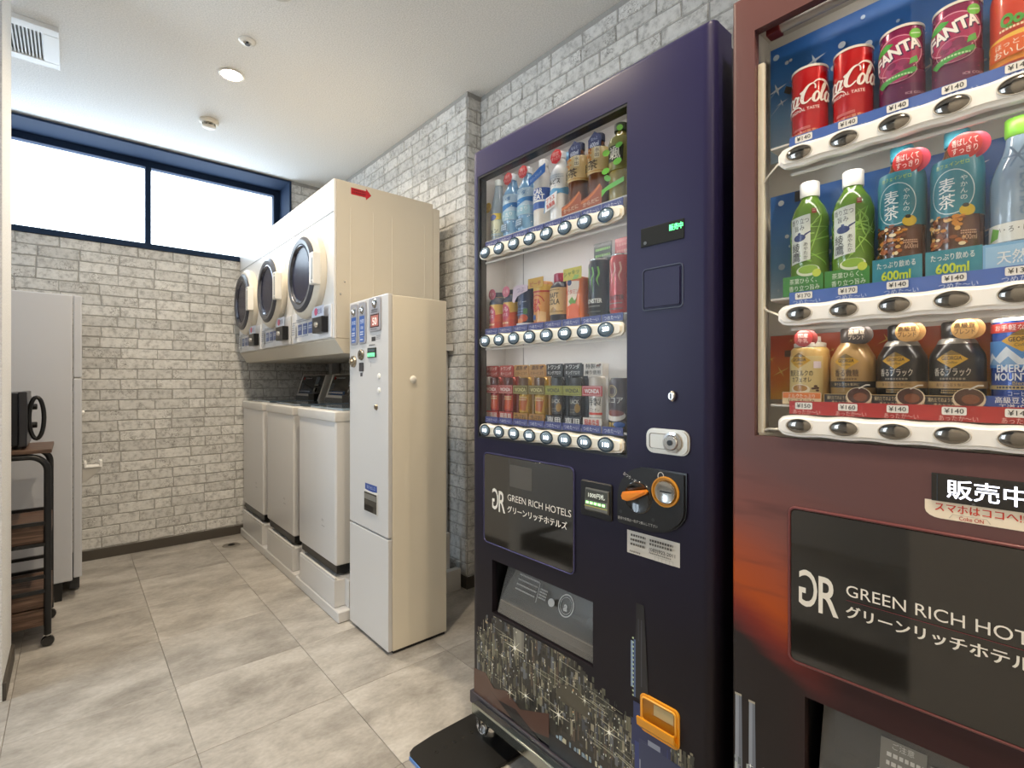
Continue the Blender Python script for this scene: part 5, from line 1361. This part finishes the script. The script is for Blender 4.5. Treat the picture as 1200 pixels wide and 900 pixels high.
c_ = card(t, 'header_card', -.030, -.032, .032, .106, .138, 'd9cc4c'); p = Print(); p.text('シャキッ', -.002, .118, .013, '6d8a2c', align='c', bold=.03, rot=.08).poly([(0, .106), (.02, .106), (.026, .116), (.01, .118)], '9cc45a'); p.build('header_text', front(t, -.030), c_)
for i, (body, claw, cd, lab) in enumerate((('1c1d1b', '6fae3a', '22241f', 'tall black energy drink can with three green claw marks'), ('bf4a48', 'd99a86', '9c4648', 'tall red energy drink can at the right end of the middle shelf'))):
    t = drink('energy_drink_can', lab, 'can', BX, by(6 + i), Z2, GB2)
    lathe_part(t, 'can', CAN(.148, .029), mat(body, .3, metal=.4, coat=.5)); lathe_part(t, 'can_rim', [(.0235, .146), (.026, .146), (.0262, .149), (.0245, .150), (.0235, .149)], mat('c9c9c6', .25, metal=.8))
    p = Print()
    for k, (dx, L) in enumerate(((-.016, .052), (.0, .066), (.015, .050))):
        p.stroke(catmull([(dx, .128), (dx + .003, .110), (dx - .002, .095), (dx + .003, .128 - L)]), [.0045] * 12 + [.0045, .0035, .0025, .0018, .0012, .0008, .0004], claw)
    p.text('MONSTER', 0, .036, .011, 'd9dbd2' if i == 0 else '5a2c2c', align='c', w=.052, bold=.03).lines(-.02, .02, .026, .003, 1, '8a8c84').lines(-.022, .022, .012, .003, 1, '6a6c64'); p.build('label_print', wrap(t, .0292), t, step=.004)
    c_ = card(t, 'header_card', .006, -.024, .034, .120, .196, cd); p = Print(); p.lines(-.018, .03, .176, .006, 2, '6f9a4a' if i == 0 else 'b87a74', pitch=.016).text('355ml', .006, .154, .010, 'a5a79c', w=.026); p.build('header_text', front(t, .006), c_)

# --- bottom shelf of the navy machine: canned coffee behind name plates
COF = [('a3342f', 'f0d9d0', '5b2420', 'b03a38', 'f3e2da', 'red canned coffee with red name plate, leftmost on the bottom shelf', 'トワンダ', 'モーニング', '朝専用', 'b63a34', 'ece0d4'),
       ('a3342f', 'f0d9d0', '5b2420', 'b03a38', 'f3e2da', 'red canned coffee with red name plate, beside the gold cans', 'トワンダ', 'モーニング', '朝専用', 'b63a34', 'ece0d4'),
       ('b98a4e', '5a3a1c', '6a4a2a', '6f6226', 'd9cc8c', 'gold canned coffee with olive name plate, beside the red cans', '濃厚な', 'ビターとコク', 'プレミアム', 'b08040', '3a2a18'),
       ('b98a4e', '5a3a1c', '6a4a2a', '6f6226', 'd9cc8c', 'gold canned coffee with olive name plate, beside the black cans', '濃厚な', 'ビターとコク', 'プレミアム', 'b08040', '3a2a18'),
       ('2b2b2b', 'e2e2de', '3a3a3a', 'a3a23a', '4a4a1c', 'black canned coffee with yellow-green name plate, beside the gold cans', 'トワンダ', 'キングアロマ', '専用', '26262a', 'e6e4de'),
       ('2b2b2b', 'e2e2de', '3a3a3a', 'a3a23a', '4a4a1c', 'black canned coffee with yellow-green name plate, beside the white can', 'トワンダ', 'キングアロマ', '専用', '26262a', 'e6e4de'),
       ('d8d2c8', '2e2822', 'c9c2b6', 'c24440', 'f3e6e0', 'white canned coffee with red name plate, beside the cocoa can', '特製の', '練り使用', '国産牛乳', 'd9d2c6', 'd2452c')]
for i, (hc, ht, top, plate, pt, lab, t1, t2, t3, foot, ft) in enumerate(COF):
    t = drink('canned_coffee', lab, 'can', BX, by(i), Z3, GB3)
    base = ['8f2c2a', '8f2c2a', 'c29a3a', 'c29a3a', '232326', '232326', 'e0dbd2'][i]
    lathe_part(t, 'can', [(0, .022), (.022, .020), (.0255, .026), (.0255, .128), (.022, .136), (0, .136)], mat(base, .25, metal=.3, coat=.5))
    p = Print(); p.rect(-.022, .032, .022, .082, ['b8342e', 'b8342e', 'd0a23c', 'd0a23c', '2c2c30', '2c2c30', 'e9e4da'][i])
    if i < 4: p.poly([(-.012, .04), (.014, .036), (.02, .07), (-.004, .078)], ['d2562c', 'd2562c', 'c2682c', 'c2682c'][i]).lines(-.016, .018, .074, .004, 2, 'e9cf9c')
    elif i < 6: p.text('BLACK', 0, .064, .011, 'c8c4b4', align='c', w=.034, bold=.02).ell(.012, .052, .008, .012, '9c7a3c').lines(-.018, .006, .046, .004, 2, '77756c')
    else: p.text('特製', 0, .062, .019, '2c2620', align='c', bold=.02).text('カフェオレ', 0, .046, .010, '5a4a3c', align='c', w=.034).rect(-.024, .038, .024, .044, 'd2442c')
    p.rect(-.022, .112, .022, .134, top); p.build('can_print', wrap(t, .0257), t, step=.004)
    c_ = card(t, 'header_card', -.027, -.031, .031, .138, .172, hc)
    p = Print(); p.text(t1, 0, .157, .012, ht, align='c', w=.048, bold=.025, shear=.1).text(t2, 0, .142, .010, ht, align='c', w=.050, bold=.015)
    if i in (2, 3, 6): p.ell(.018, .164, .005, .003, '6a3a1c').ell(.024, .166, .004, .003, '55301a')
    p.build('header_text', front(t, -.027), c_)
    c_ = card(t, 'name_plate', -.030, -.034, .032, .086, .112, plate)
    p = Print(); p.text('WONDA', -.001, .0935, .011, pt, align='c', w=.048, bold=.03); 
    for a, b, c2, d2 in ((-.031, .0885, .029, .0893), (-.031, .109, .029, .1098), (-.031, .0885, -.0302, .1098), (.0282, .0885, .029, .1098)): p.rect(a, b, c2, d2, pt)
    p.build('plate_text', front(t, -.030), c_)
    c_ = card(t, 'foot_card', -.030, -.031, .031, .0005, .030, foot)
    p = Print(); p.text(t3, .0, .007, .019, ft, align='c', w=.050, bold=.035)
    p.build('foot_text', front(t, -.030), c_)
    card(t, 'back_card', -.006, -.031, .033, .0005, .170, ['8a3a36', '8a3a36', 'b08a56', 'b08a56', '2a2a2c', '2a2a2c', 'd0cac0'][i])
t = drink('cocoa_can', 'dark brown cocoa can with a cup picture in the navy machine', 'can', BX, by(7), Z3, GB3)
lathe_part(t, 'can', CAN(.132, .030), mat('3c2620', .3, metal=.3, coat=.5))
p = Print(); p.ring(-.006, .100, .014, .014, .002, 'b8a06a').ring(-.006, .100, .010, .010, .001, 'b8a06a').text('ココア', -.002, .070, .016, 'd9d2c2', align='c', bold=.03).ell(.0, .040, .030, .014, 'e6e0d6').ell(.002, .046, .024, .008, '7a3222').rect(-.05, .002, .05, .026, '2c2222').text('濃厚', -.020, .010, .013, 'd9b85a', bold=.02).ell(.014, .018, .014, .007, '3f68b4').text('ココア', .0, .003, .009, 'd9b85a', w=.026); p.build('label_print', wrap(t, .0303), t, step=.004)

# --- mauve machine
RX = 1.0245; GR1, GR2, GR3 = 'cans on the top shelf of the mauve machine', 'bottles on the middle shelf of the mauve machine', 'coffees on the bottom shelf of the mauve machine'
def ry(i): return .3415 - .0684 * i
V1, V2, V3 = 1.5342, 1.2527, 1.0562
def cola_script(p, x, y, w, h, col):
    sx, sy = w / 5.4, h / 1.35
    def S(pts, ox, ws, n=7):
        q = catmull([(a + ox, b) for a, b in pts], n); k = len(q); W = []
        for i in range(k):
            f = i / (k - 1) * (len(ws) - 1); j = min(int(f), len(ws) - 2); W.append((ws[j] + (ws[j + 1] - ws[j]) * (f - j)) * sy)
        p.stroke([(x + a * sx + b * sy * .18, y + b * sy) for a, b in q], W, col)
    C = [(.98, .74), (.92, .95), (.70, 1.06), (.40, .95), (.16, .62), (.12, .28), (.28, .05), (.55, .02), (.85, .22)]
    cw = [.07, .07, .08, .12, .19, .2, .14, .09, .06]
    O = [(.42, .46), (.22, .56), (.06, .36), (.08, .10), (.26, -.02), (.44, .14), (.46, .36), (.34, .50), (.20, .48)]
    ow = [.06, .08, .14, .15, .09, .12, .13, .08, .05]
    c2 = [(.44, .42), (.30, .54), (.10, .42), (.06, .16), (.22, -.01), (.46, .14)]
    A1 = O[:-1]; A2 = [(.52, .52), (.46, .20), (.54, .01), (.72, .14)]
    Lm = [(.02, .22), (.26, .66), (.34, .98), (.24, 1.06), (.14, .80), (.12, .30), (.22, .02), (.44, .14)]
    S(C, 0, cw); S(O, .95, ow); S(c2, 1.50, [.06, .1, .15, .14, .08, .05]); S(A1, 2.0, ow); S(A2, 2.0, [.14, .14, .1, .05])
    S([(2.62, .62), (2.86, .70)], 0, [.13, .13], 2)
    S(C, 2.75, cw); S(O, 3.70, ow); S(Lm, 4.20, [.05, .09, .1, .08, .14, .15, .1, .05]); S(A1, 4.62, ow); S(A2, 4.62, [.14, .14, .1, .05])
    S([(.55, .0), (.3, -.22), (.6, -.34), (1.6, -.18), (2.6, -.12), (3.0, -.28)], 0, [.05, .12, .16, .14, .08, .03])
    S([(3.45, 1.05), (3.8, 1.22), (4.3, 1.18), (4.75, .98), (5.1, .70)], 0, [.04, .10, .14, .10, .04])
MINI = lambda H, Rm: [(0, .002), (Rm * .90, .0), (Rm * .96, .003), (Rm, .010), (Rm, H - .008), (Rm * .97, H - .003), (Rm * .97, H), (Rm * .90, H), (Rm * .88, H - .004), (0, H - .004)]
for i in (0, 1):
    t = drink('cola_can', 'red cola can with white script, ' + ('leftmost' if i == 0 else 'second from left') + ' on the mauve machine top shelf', 'can', RX, ry(i), V1, GR1)
    lathe_part(t, 'can', MINI(.142, .0295), mat('c4161c', .25, metal=.25, coat=.6), 36); lathe_part(t, 'can_rim', [(.0282, .139), (.0297, .138), (.0297, .1425), (.0275, .1425), (.0265, .139)], mat('ece6da', .35), 36)
    p = Print(); cola_script(p, -.064, .070, .112, .044, 'f6f1ea')
    p.text('ORIGINAL TASTE', -.002, .055, .0058, 'f3e4dc', align='c', w=.052, bold=.01, rot=.03).lines(-.016, .010, .022, .002, 2, 'd98a84').text('この味が最高!', .0, .008, .0075, 'f0b48c', align='c', bold=.02, w=.040, rot=.06)
    for k in range(40): p.ell(R.uniform(-.05, .05), R.uniform(.01, .13), .0006, .0006, 'dc5a58', 6)
    p.build('can_print', wrap(t, .0297), t, step=.0035)
for i in (2, 3):
    t = drink('grape_soda_can', 'purple grape soda can with white lettering and green leaf, ' + ('beside the red cola cans' if i == 2 else 'beside the orange juice bottle'), 'can', RX, ry(i), V1, GR1)
    lathe_part(t, 'can', MINI(.142, .0295), mat('8a1a52', .25, metal=.25, coat=.6), 36); lathe_part(t, 'can_rim', [(.0282, .139), (.0297, .138), (.0297, .1425), (.0275, .1425), (.0265, .139)], mat('ece6da', .35), 36)
    lathe_part(t, 'can_foot', [(.0280, .006), (.0297, .009), (.0298, .013), (.0290, .014)], mat('ece6da', .35), 36)
    p = Print(); p.rect(-.09, .012, .09, .040, '5c1a4a').rect(-.09, .040, .09, .062, '6d1a4e')
    for k in range(70): p.ell(R.uniform(-.06, .06), R.uniform(.015, .132), R.uniform(.0005, .002), R.uniform(.0005, .0018), R.choice(['b83a78', 'a02a66', '74194c']), 8)
    p.ell(-.002, .092, .036, .034, 'a81f58', 30).ring(-.002, .092, .034, .032, .0012, 'e8b8c8', 30)
    F = [('F', -.033, .080, .0145), ('A', -.0215, .0835, .0155), ('N', -.0085, .0885, .0155), ('T', .0055, .0935, .0150), ('A', .0165, .0965, .0150)]
    for c_, x, y, w in F: p.text(c_, x + .0010, y - .0018, .0195, '2c1a4a', w=w, bold=.06, rot=.24)
    for c_, x, y, w in F: p.text(c_, x, y, .019, 'f6f3ee', w=w * .94, bold=.04, rot=.24)
    p.poly([(-.034, .105), (-.026, .114), (-.014, .118), (-.004, .113), (-.014, .106), (-.026, .103)], '3fae3c').stroke([(-.034, .105), (-.018, .111), (-.004, .113)], .0006, '2a7a2c')
    p.ell(.023, .122, .0085, .0085, '6cc03c').lines(.017, .029, .1215, .002, 1, 'e2f2d2')
    for k in range(16): p.ell(.002 + .017 * math.cos(k * 2.4) * math.sqrt(k / 16), .064 + .015 * math.sin(k * 2.4) * math.sqrt(k / 16), .0062, .0058, R.choice(['8c2a5c', 'a2386c', '7a2050']), 12)
    p.ring(.002, .064, .0225, .019, .0007, 'e2a8bc', 24).poly([(-.028, .050), (-.020, .054), (.022, .066), (.026, .060), (.020, .056), (-.014, .046), (-.020, .042)], '3f9a44').lines(-.014, .018, .054, .003, 1, 'b9e2b0').poly([(.014, .070), (.026, .074), (.024, .084), (.016, .080)], '5ab04a')
    p.text('ICE COLD', .010, .020, .004, 'd9b8c8', w=.026); p.build('can_print', wrap(t, .0297), t, step=.0035, layer=.00002)
t = drink('apple_juice_bottle', 'orange-red juice bottle with green lettering, cut off at the picture edge on the top shelf', 'bottle', RX, ry(4), V1, GR1)
lathe_part(t, 'bottle', pet(.178, .031, .013, .60), mat('d9731c', .12, coat=.8)); lathe_part(t, 'cap', cap_prof(.178), mat('e9e2d2', .3))
lathe_part(t, 'label_band', [(.0313, .012), (.0318, .014), (.0318, .112), (.0300, .122)], mat('c93a1e', .35, coat=.3))
p = Print(); p.poly([(-.06, .0), (.06, .0), (.06, .036), (-.06, .022)], 'e88a1c').poly([(-.06, .024), (.06, .038), (.06, .046), (-.06, .036)], 'f0c04a').text('Qoo', -.002, .052, .017, '4aa03a', align='c', bold=.05, w=.034).lines(-.02, .02, .046, .003, 1, 'f3d9b0').rect(-.034, .008, .03, .034, 'e2601c').text('ほっとする', -.002, .022, .008, 'f6ead2', align='c', w=.044).text('おいしさ!', -.002, .010, .010, 'f6ead2', align='c', w=.046, bold=.02); p.build('label_print', wrap(t, .0319, .014), t, step=.004)

for i in (0, 1):
    t = drink('green_tea_bottle', 'bright green tea bottle with white cap, ' + ('leftmost' if i == 0 else 'second from left') + ' in the mauve machine', 'bottle', RX, ry(i), V2, GR2)
    prof = [(0, .002), (.022, 0), (.030, .004), (.0315, .012), (.0315, .060)] + [(.0315 - .0012 * (1 - math.cos(2 * PI * k / 6)) / 2, .06 + .08 * k / 12) for k in range(1, 13)] + [(.0305, .145), (.026, .160), (.019, .172), (.0145, .180), (.0135, .186)]
    lathe_part(t, 'bottle', prof, mat('6a9434', .15, coat=.6), 36); lathe_part(t, 'cap', [(0, .183), (.0155, .183), (.016, .186), (.0160, .2085), (.0145, .2105), (0, .2105)], mat('f2f1ec', .35))
    p = Print()
    for k in range(14): p.stroke(catmull([(R.uniform(-.045, .045), R.uniform(.05, .15)) for _ in range(3)], 4), [.0006, .0012, .0018, .0022, .002, .0016, .0012, .0006, .0004], R.choice(['8fc84a', '5a9a26', 'a5d860']))
    p.poly([(-.024, .058), (.011, .064), (.011, .146), (-.024, .142)], 'e4ebe4')
    p.text('香り立つ', -.0065, .130, .0095, '2c3a3c', align='c', w=.031, rot=.05).text('旨み', -.0065, .118, .0095, '2c3a3c', align='c', w=.017, rot=.05)
    p.ell(-.007, .105, .0105, .0065, '35447c').poly([(.0, .106), (.011, .113), (.012, .116), (.002, .111)], '35447c').ell(-.007, .1125, .0028, .0022, '35447c', 10)
    p.text('綾', -.021, .080, .016, '23262a', w=.015, bold=.01).text('鷹', -.021, .063, .016, '23262a', w=.016, bold=.01)
    for k, c_ in enumerate('あやたか'): p.text(c_, .0005, .089 - k * .0078, .0068, '33373a', w=.0065)
    p.rect(.013, .146, .020, .155, 'a3342e').lines(.0142, .019, .1525, .0018, 2, 'e6c8c0'); p.build('label_print', wrap(t, .0317), t, step=.0035, layer=.00002)
    c_ = card(t, 'foot_card', -.0335, -.034, .032, .001, .037, '3f8a34')
    p = Print(); p.text('茶葉ひらく、', .0, .022, .0095, 'dff0d4', align='c', w=.045, bold=.01).text('香り立つ旨み', .002, .009, .0095, 'dff0d4', align='c', w=.050, bold=.01); p.build('foot_text', front(t, -.0335), c_)
    p = Print(); p.ell(.008, .044, .019, .010, 'dfe6cc').ell(.008, .046, .016, .0075, '8fb83a').ell(.022, .038, .007, .007, 'c9d84a'); p.build('tea_picture', front(t, -.0332), t)
for i in (2, 3):
    t = drink('barley_tea_bottle', 'teal-labelled barley tea bottle with red round sign, ' + ('beside the green tea bottles' if i == 2 else 'beside the clear water bottle'), 'bottle', RX, ry(i), V2, GR2)
    lathe_part(t, 'bottle', pet(.228, .0315, .013, .70), mat('5a3420', .1, coat=.9), 36); lathe_part(t, 'cap', [(0, .206), (.0150, .206), (.0155, .209), (.0155, .228), (.014, .230), (0, .230)], mat('3f93a8', .3))
    lathe_part(t, 'label_band', [(.0317, .094), (.0320, .096), (.0320, .168), (.030, .182), (.029, .182)], mat('2f8496', .35, coat=.3), 36)
    p = Print(); p.ring(-.002, .130, .0265, .033, .0014, 'cfe6ea', 30).text('麦', -.018, .130, .021, 'eef6f6', w=.020, bold=.015).text('茶', -.018, .106, .021, 'eef6f6', w=.020, bold=.015)
    for k, c_ in enumerate('やかんの'): p.text(c_, .008, .144 - k * .0095, .008, 'e2f0f2', w=.0078)
    p.text('カフェインゼロ', -.002, .168, .0065, 'c9e04a', align='c', w=.040, rot=.04).ell(.016, .100, .0095, .0085, 'c9ac2c').ell(.014, .107, .004, .003, '3a3a34')
    for k in range(60): p.ell(R.uniform(-.034, .012), R.uniform(.050, .096), R.uniform(.002, .0055), R.uniform(.0015, .0035), R.choice(['c9842c', 'a85a1e', 'e2b264', '8a4a1c', 'efdcb4', '6a3418']), 8)
    p.text('600ml', .018, .056, .008, 'cfa68a', align='c', w=.017).lines(.008, .026, .068, .002, 2, 'cfa68a'); p.build('label_print', wrap(t, .0320), t, step=.0035, layer=.00002)
    c_ = card(t, 'foot_card', -.0335, -.0325, .032, .001, .044, '2f8a9c')
    p = Print(); p.text('たっぷり飲める', -.001, .028, .010, 'eaf4f4', align='c', w=.050, bold=.01).text('600ml', -.001, .009, .014, 'c9dc3a', align='c', w=.038, bold=.03); p.build('foot_text', front(t, -.0335), c_)
    pop_disc(t, -.024, .012, .196, .0195, 'c42f2c', ['香ばしくて', 'すっきり'], 'f6e2dc', back='b8334e')
t = drink('water_bottle', 'clear blue water bottle with green cap in the mauve machine', 'bottle', RX, ry(4), V2, GR2)
lathe_part(t, 'bottle', pet(.222, .032, .013, .58), mat('a5bfd6', .08, coat=.9, trans=.3), 36); lathe_part(t, 'cap', [(0, .196), (.0150, .196), (.0165, .20), (.0165, .222), (0, .225)], mat('7fc23c', .3))
p = Print()
for k in range(3): p.stroke([(-.016 * math.cos(k * PI / 3), .162 - .016 * math.sin(k * PI / 3)), (.016 * math.cos(k * PI / 3), .162 + .016 * math.sin(k * PI / 3))], .0025, '6f8ba6')
p.text('I LOHAS', .002, .145, .014, '6a88a4', w=.066, rot=-PI / 2, bold=.02).rect(-.05, .044, .05, .070, 'e2e6e2').text('い・ろ・は・す', -.024, .056, .009, '4a5048', w=.05).poly([(-.036, .046), (-.022, .050), (-.020, .062), (-.030, .066)], '6aae4a'); p.build('label_print', wrap(t, .0321), t, step=.0035)
c_ = card(t, 'foot_card', -.034, -.036, .034, .001, .042, '7fb6e0'); p = Print(); p.rect(-.033, .006, .031, .038, '9cc8ea').text('天然水', .002, .012, .018, 'eef6fb', align='c', w=.046, bold=.02); p.build('foot_text', front(t, -.034), c_)

def diamond(p, cx, cy, s, words='GEORGIA'):
    p.poly([(cx - s, cy), (cx, cy - s * .72), (cx + s, cy), (cx, cy + s * .72)], 'd9a62c').poly([(cx - s * .62, cy + s * .32), (cx, cy + s * .72), (cx + s * .62, cy + s * .32)], '8a6a1c')
    p.text(words, cx, cy - s * .06, s * .30, '2c2414', align='c', w=s * 1.25, bold=.02).text('Coffee', cx, cy - s * .36, s * .20, '4a3a1c', align='c', w=s * .7, shear=.3)
def coffee_bottle(i, lab, body, capc, H=.134):
    t = drink('bottled_coffee', lab, 'bottle', RX, ry(i), V3, GR3)
    Rm = .0335
    lathe_part(t, 'bottle', [(0, .001), (.029, 0), (Rm, .006), (Rm, .076), (.032, .084), (.022, .104), (.0185, .108), (.018, .112)], mat(body, .28, metal=.2, coat=.5), 36)
    lathe_part(t, 'cap', [(0, .109), (.0185, .109), (.019, .112), (.019, H - .003), (.017, H), (0, H)], mat(capc, .3))
    return t
t = drink('cafe_au_lait_cup', 'cream milk coffee bottle with red round sign in the mauve machine', 'bottle', RX, ry(0), V3, GR3)
lathe_part(t, 'bottle', [(0, .001), (.028, 0), (.0325, .006), (.0325, .085), (.031, .093), (.031, .099), (.027, .104), (0, .105)], mat('d9b26a', .3, coat=.5), 36)
lathe_part(t, 'cap', [(0, .105), (.026, .105), (.026, .112), (.018, .114), (.0175, .124), (0, .125)], mat('d8d2c6', .3))
p = Print(); p.rect(-.032, .018, .032, .088, 'e2c98a'); diamond(p, -.008, .080, .020); p.text('贅沢ミルクの', -.006, .052, .0105, '3c2c1c', align='c', w=.042, bold=.02).text('カフェオレ', -.004, .041, .0095, '3c2c1c', align='c', w=.034, bold=.02).ell(-.006, .028, .017, .009, 'f0e2c6').ell(-.006, .030, .013, .006, 'b8843c')
for k in range(5): p.ell(.02 + R.uniform(-.006, .006), .036 + R.uniform(-.01, .01), .003, .002, '5a3418', 8)
p.rect(.016, .066, .028, .078, 'e9d9e0'); p.build('label_print', wrap(t, .0327), t, step=.0035, layer=.00004)
c_ = card(t, 'foot_card', -.036, -.034, .030, .001, .023, 'e6cfa2'); p = Print(); p.rect(-.033, .012, .029, .022, 'd9762c').text('ミルクたっぷり', -.002, .012, .008, 'f3e8d2', align='c', w=.044).text('リッチなコク', -.002, .0025, .008, '6a3a1c', align='c', w=.042, bold=.02); p.build('foot_text', front(t, -.036), c_)
pop_disc(t, -.026, -.002, .120, .0150, 'a8322c', ['国産', '牛乳'], 'f0d4ca', back='8a3a34')
for i in (1, 2, 3):
    tan = i == 1
    t = coffee_bottle(i, ['', 'tan bottled coffee with dark round sign in the mauve machine', 'black bottled coffee with tan round sign, beside the tan coffee bottle', 'black bottled coffee with tan round sign, beside the blue coffee can'][i], 'b8935c' if tan else '1d1a19', '3a3430' if tan else '1a1817')
    if not tan: lathe_part(t, 'neck_band', [(.0335, .0), (.0335, .0), (.0245, .0995), (.0225, .1045), (.0195, .108)][2:], mat('a8a39a', .3, metal=.4))
    p = Print(); diamond(p, -.002, .076, .019)
    p.text('香る微糖' if tan else '香るブラック', -.002, .051, .0115, '4a3420' if tan else 'd9d0c0', align='c', w=.036 if tan else .044, bold=.015).lines(-.016, .014, .045, .003, 1, '7a5c34' if tan else '8c8474')
    p.rect(-.06, .032, .06, .0425, '2f2a28' if tan else 'b8935c').text('香り立つ豆を贅沢に', -.002, .035, .0045, 'd2b88c' if tan else '4a3420', align='c', w=.038).lines(-.014, .012, .028, .002, 2, 'a8894e'); p.build('label_print', wrap(t, .0337), t, step=.0035, layer=.00004)
    c_ = card(t, 'foot_card', -.0365, -.034, .034, .001, .021, '2c2420')
    p = Print(); 
    for a, b, c2, d2 in ((-.034, .001, .034, .0018), (-.034, .0202, .034, .021), (-.034, .001, -.0332, .021)): p.rect(a, b, c2, d2, 'c9a86a')
    p.text('淹れたてのような', -.014, .0115, .0065, 'd9c49a', align='c', w=.030).text('香りとコク', -.010, .003, .0065, 'd9c49a', align='c', w=.024); p.build('foot_text', front(t, -.0365), c_)
    p = Print(); p.ell(.018, .016, .0185, .0165, 'd8c8a8').ell(.018, .018, .0165, .0135, '4a2a18').ell(.020, .016, .010, .007, '7a4424').poly([(.008, -.0002), (.026, -.0002), (.024, .006), (.010, .006)], 'd8c8a8').stroke([(.018, .030), (.028, .036), (.034, .036)], .002, 'c9c2b4'); p.build('cup_picture', front(t, -.0375, .0005), t)
    pop_disc(t, -.026, .012, .121, .0155, '3a302a' if tan else 'c2965a', ['高級豆', 'ブレンド'], 'd9c9b4' if tan else '3a2818', back='4a403a' if tan else 'a87c48')
t = drink('blue_coffee_can', 'blue coffee can with mountain picture, cut off at the picture edge on the bottom shelf', 'can', RX, ry(4), V3, GR3)
lathe_part(t, 'can', MINI(.132, .0305), mat('1f50a8', .25, metal=.25, coat=.6), 36); lathe_part(t, 'can_rim', [(.0290, .129), (.0307, .128), (.0307, .1325), (.0285, .1325), (.0275, .129)], mat('ece6da', .35), 36)
p = Print(); p.rect(-.07, .112, .07, .125, 'c23a30').text('お手軽な', -.01, .1145, .008, 'f2e2da', align='c', w=.034).rect(-.07, .062, .07, .100, '4a8ccc').poly([(-.05, .066), (-.034, .084), (-.026, .076), (-.012, .092), (.004, .074), (.02, .088), (.04, .066)], 'dfe8ef').poly([(-.04, .066), (-.03, .076), (-.02, .068), (-.01, .078), (.0, .066)], '7fa8d0'); diamond(p, .004, .100, .022)
p.text('EMERALD', .0, .056, .0105, 'e9eef4', align='c', w=.048, bold=.02).text('MOUNTAIN', .0, .044, .0105, 'e9eef4', align='c', w=.054, bold=.02).text('Blend', .002, .038, .005, 'c9b46a', align='c').rect(-.07, .031, .07, .037, 'c9b27a').lines(-.024, .024, .0325, .003, 1, '3a3a4a').text('コーヒー', .002, .022, .007, 'd2dcec', align='c', w=.024); p.build('can_print', wrap(t, .0307), t, step=.0035, layer=.00004)
c_ = card(t, 'foot_card', -.0345, -.040, .034, .001, .022, '2b4fa0'); p = Print(); p.text('高級豆と国産', .002, .012, .0085, 'f0f3f8', align='c', w=.05, bold=.02).text('王道バランス', .006, .002, .0085, 'f0f3f8', align='c', w=.05, bold=.02); p.build('foot_text', front(t, -.0345), c_)

for o in list(COL.objects):
    g = o.get('group', '')
    if g == GB1: o.scale.z = .965
    if g == GR1 and 'can' in o.name: o.scale.z = .93
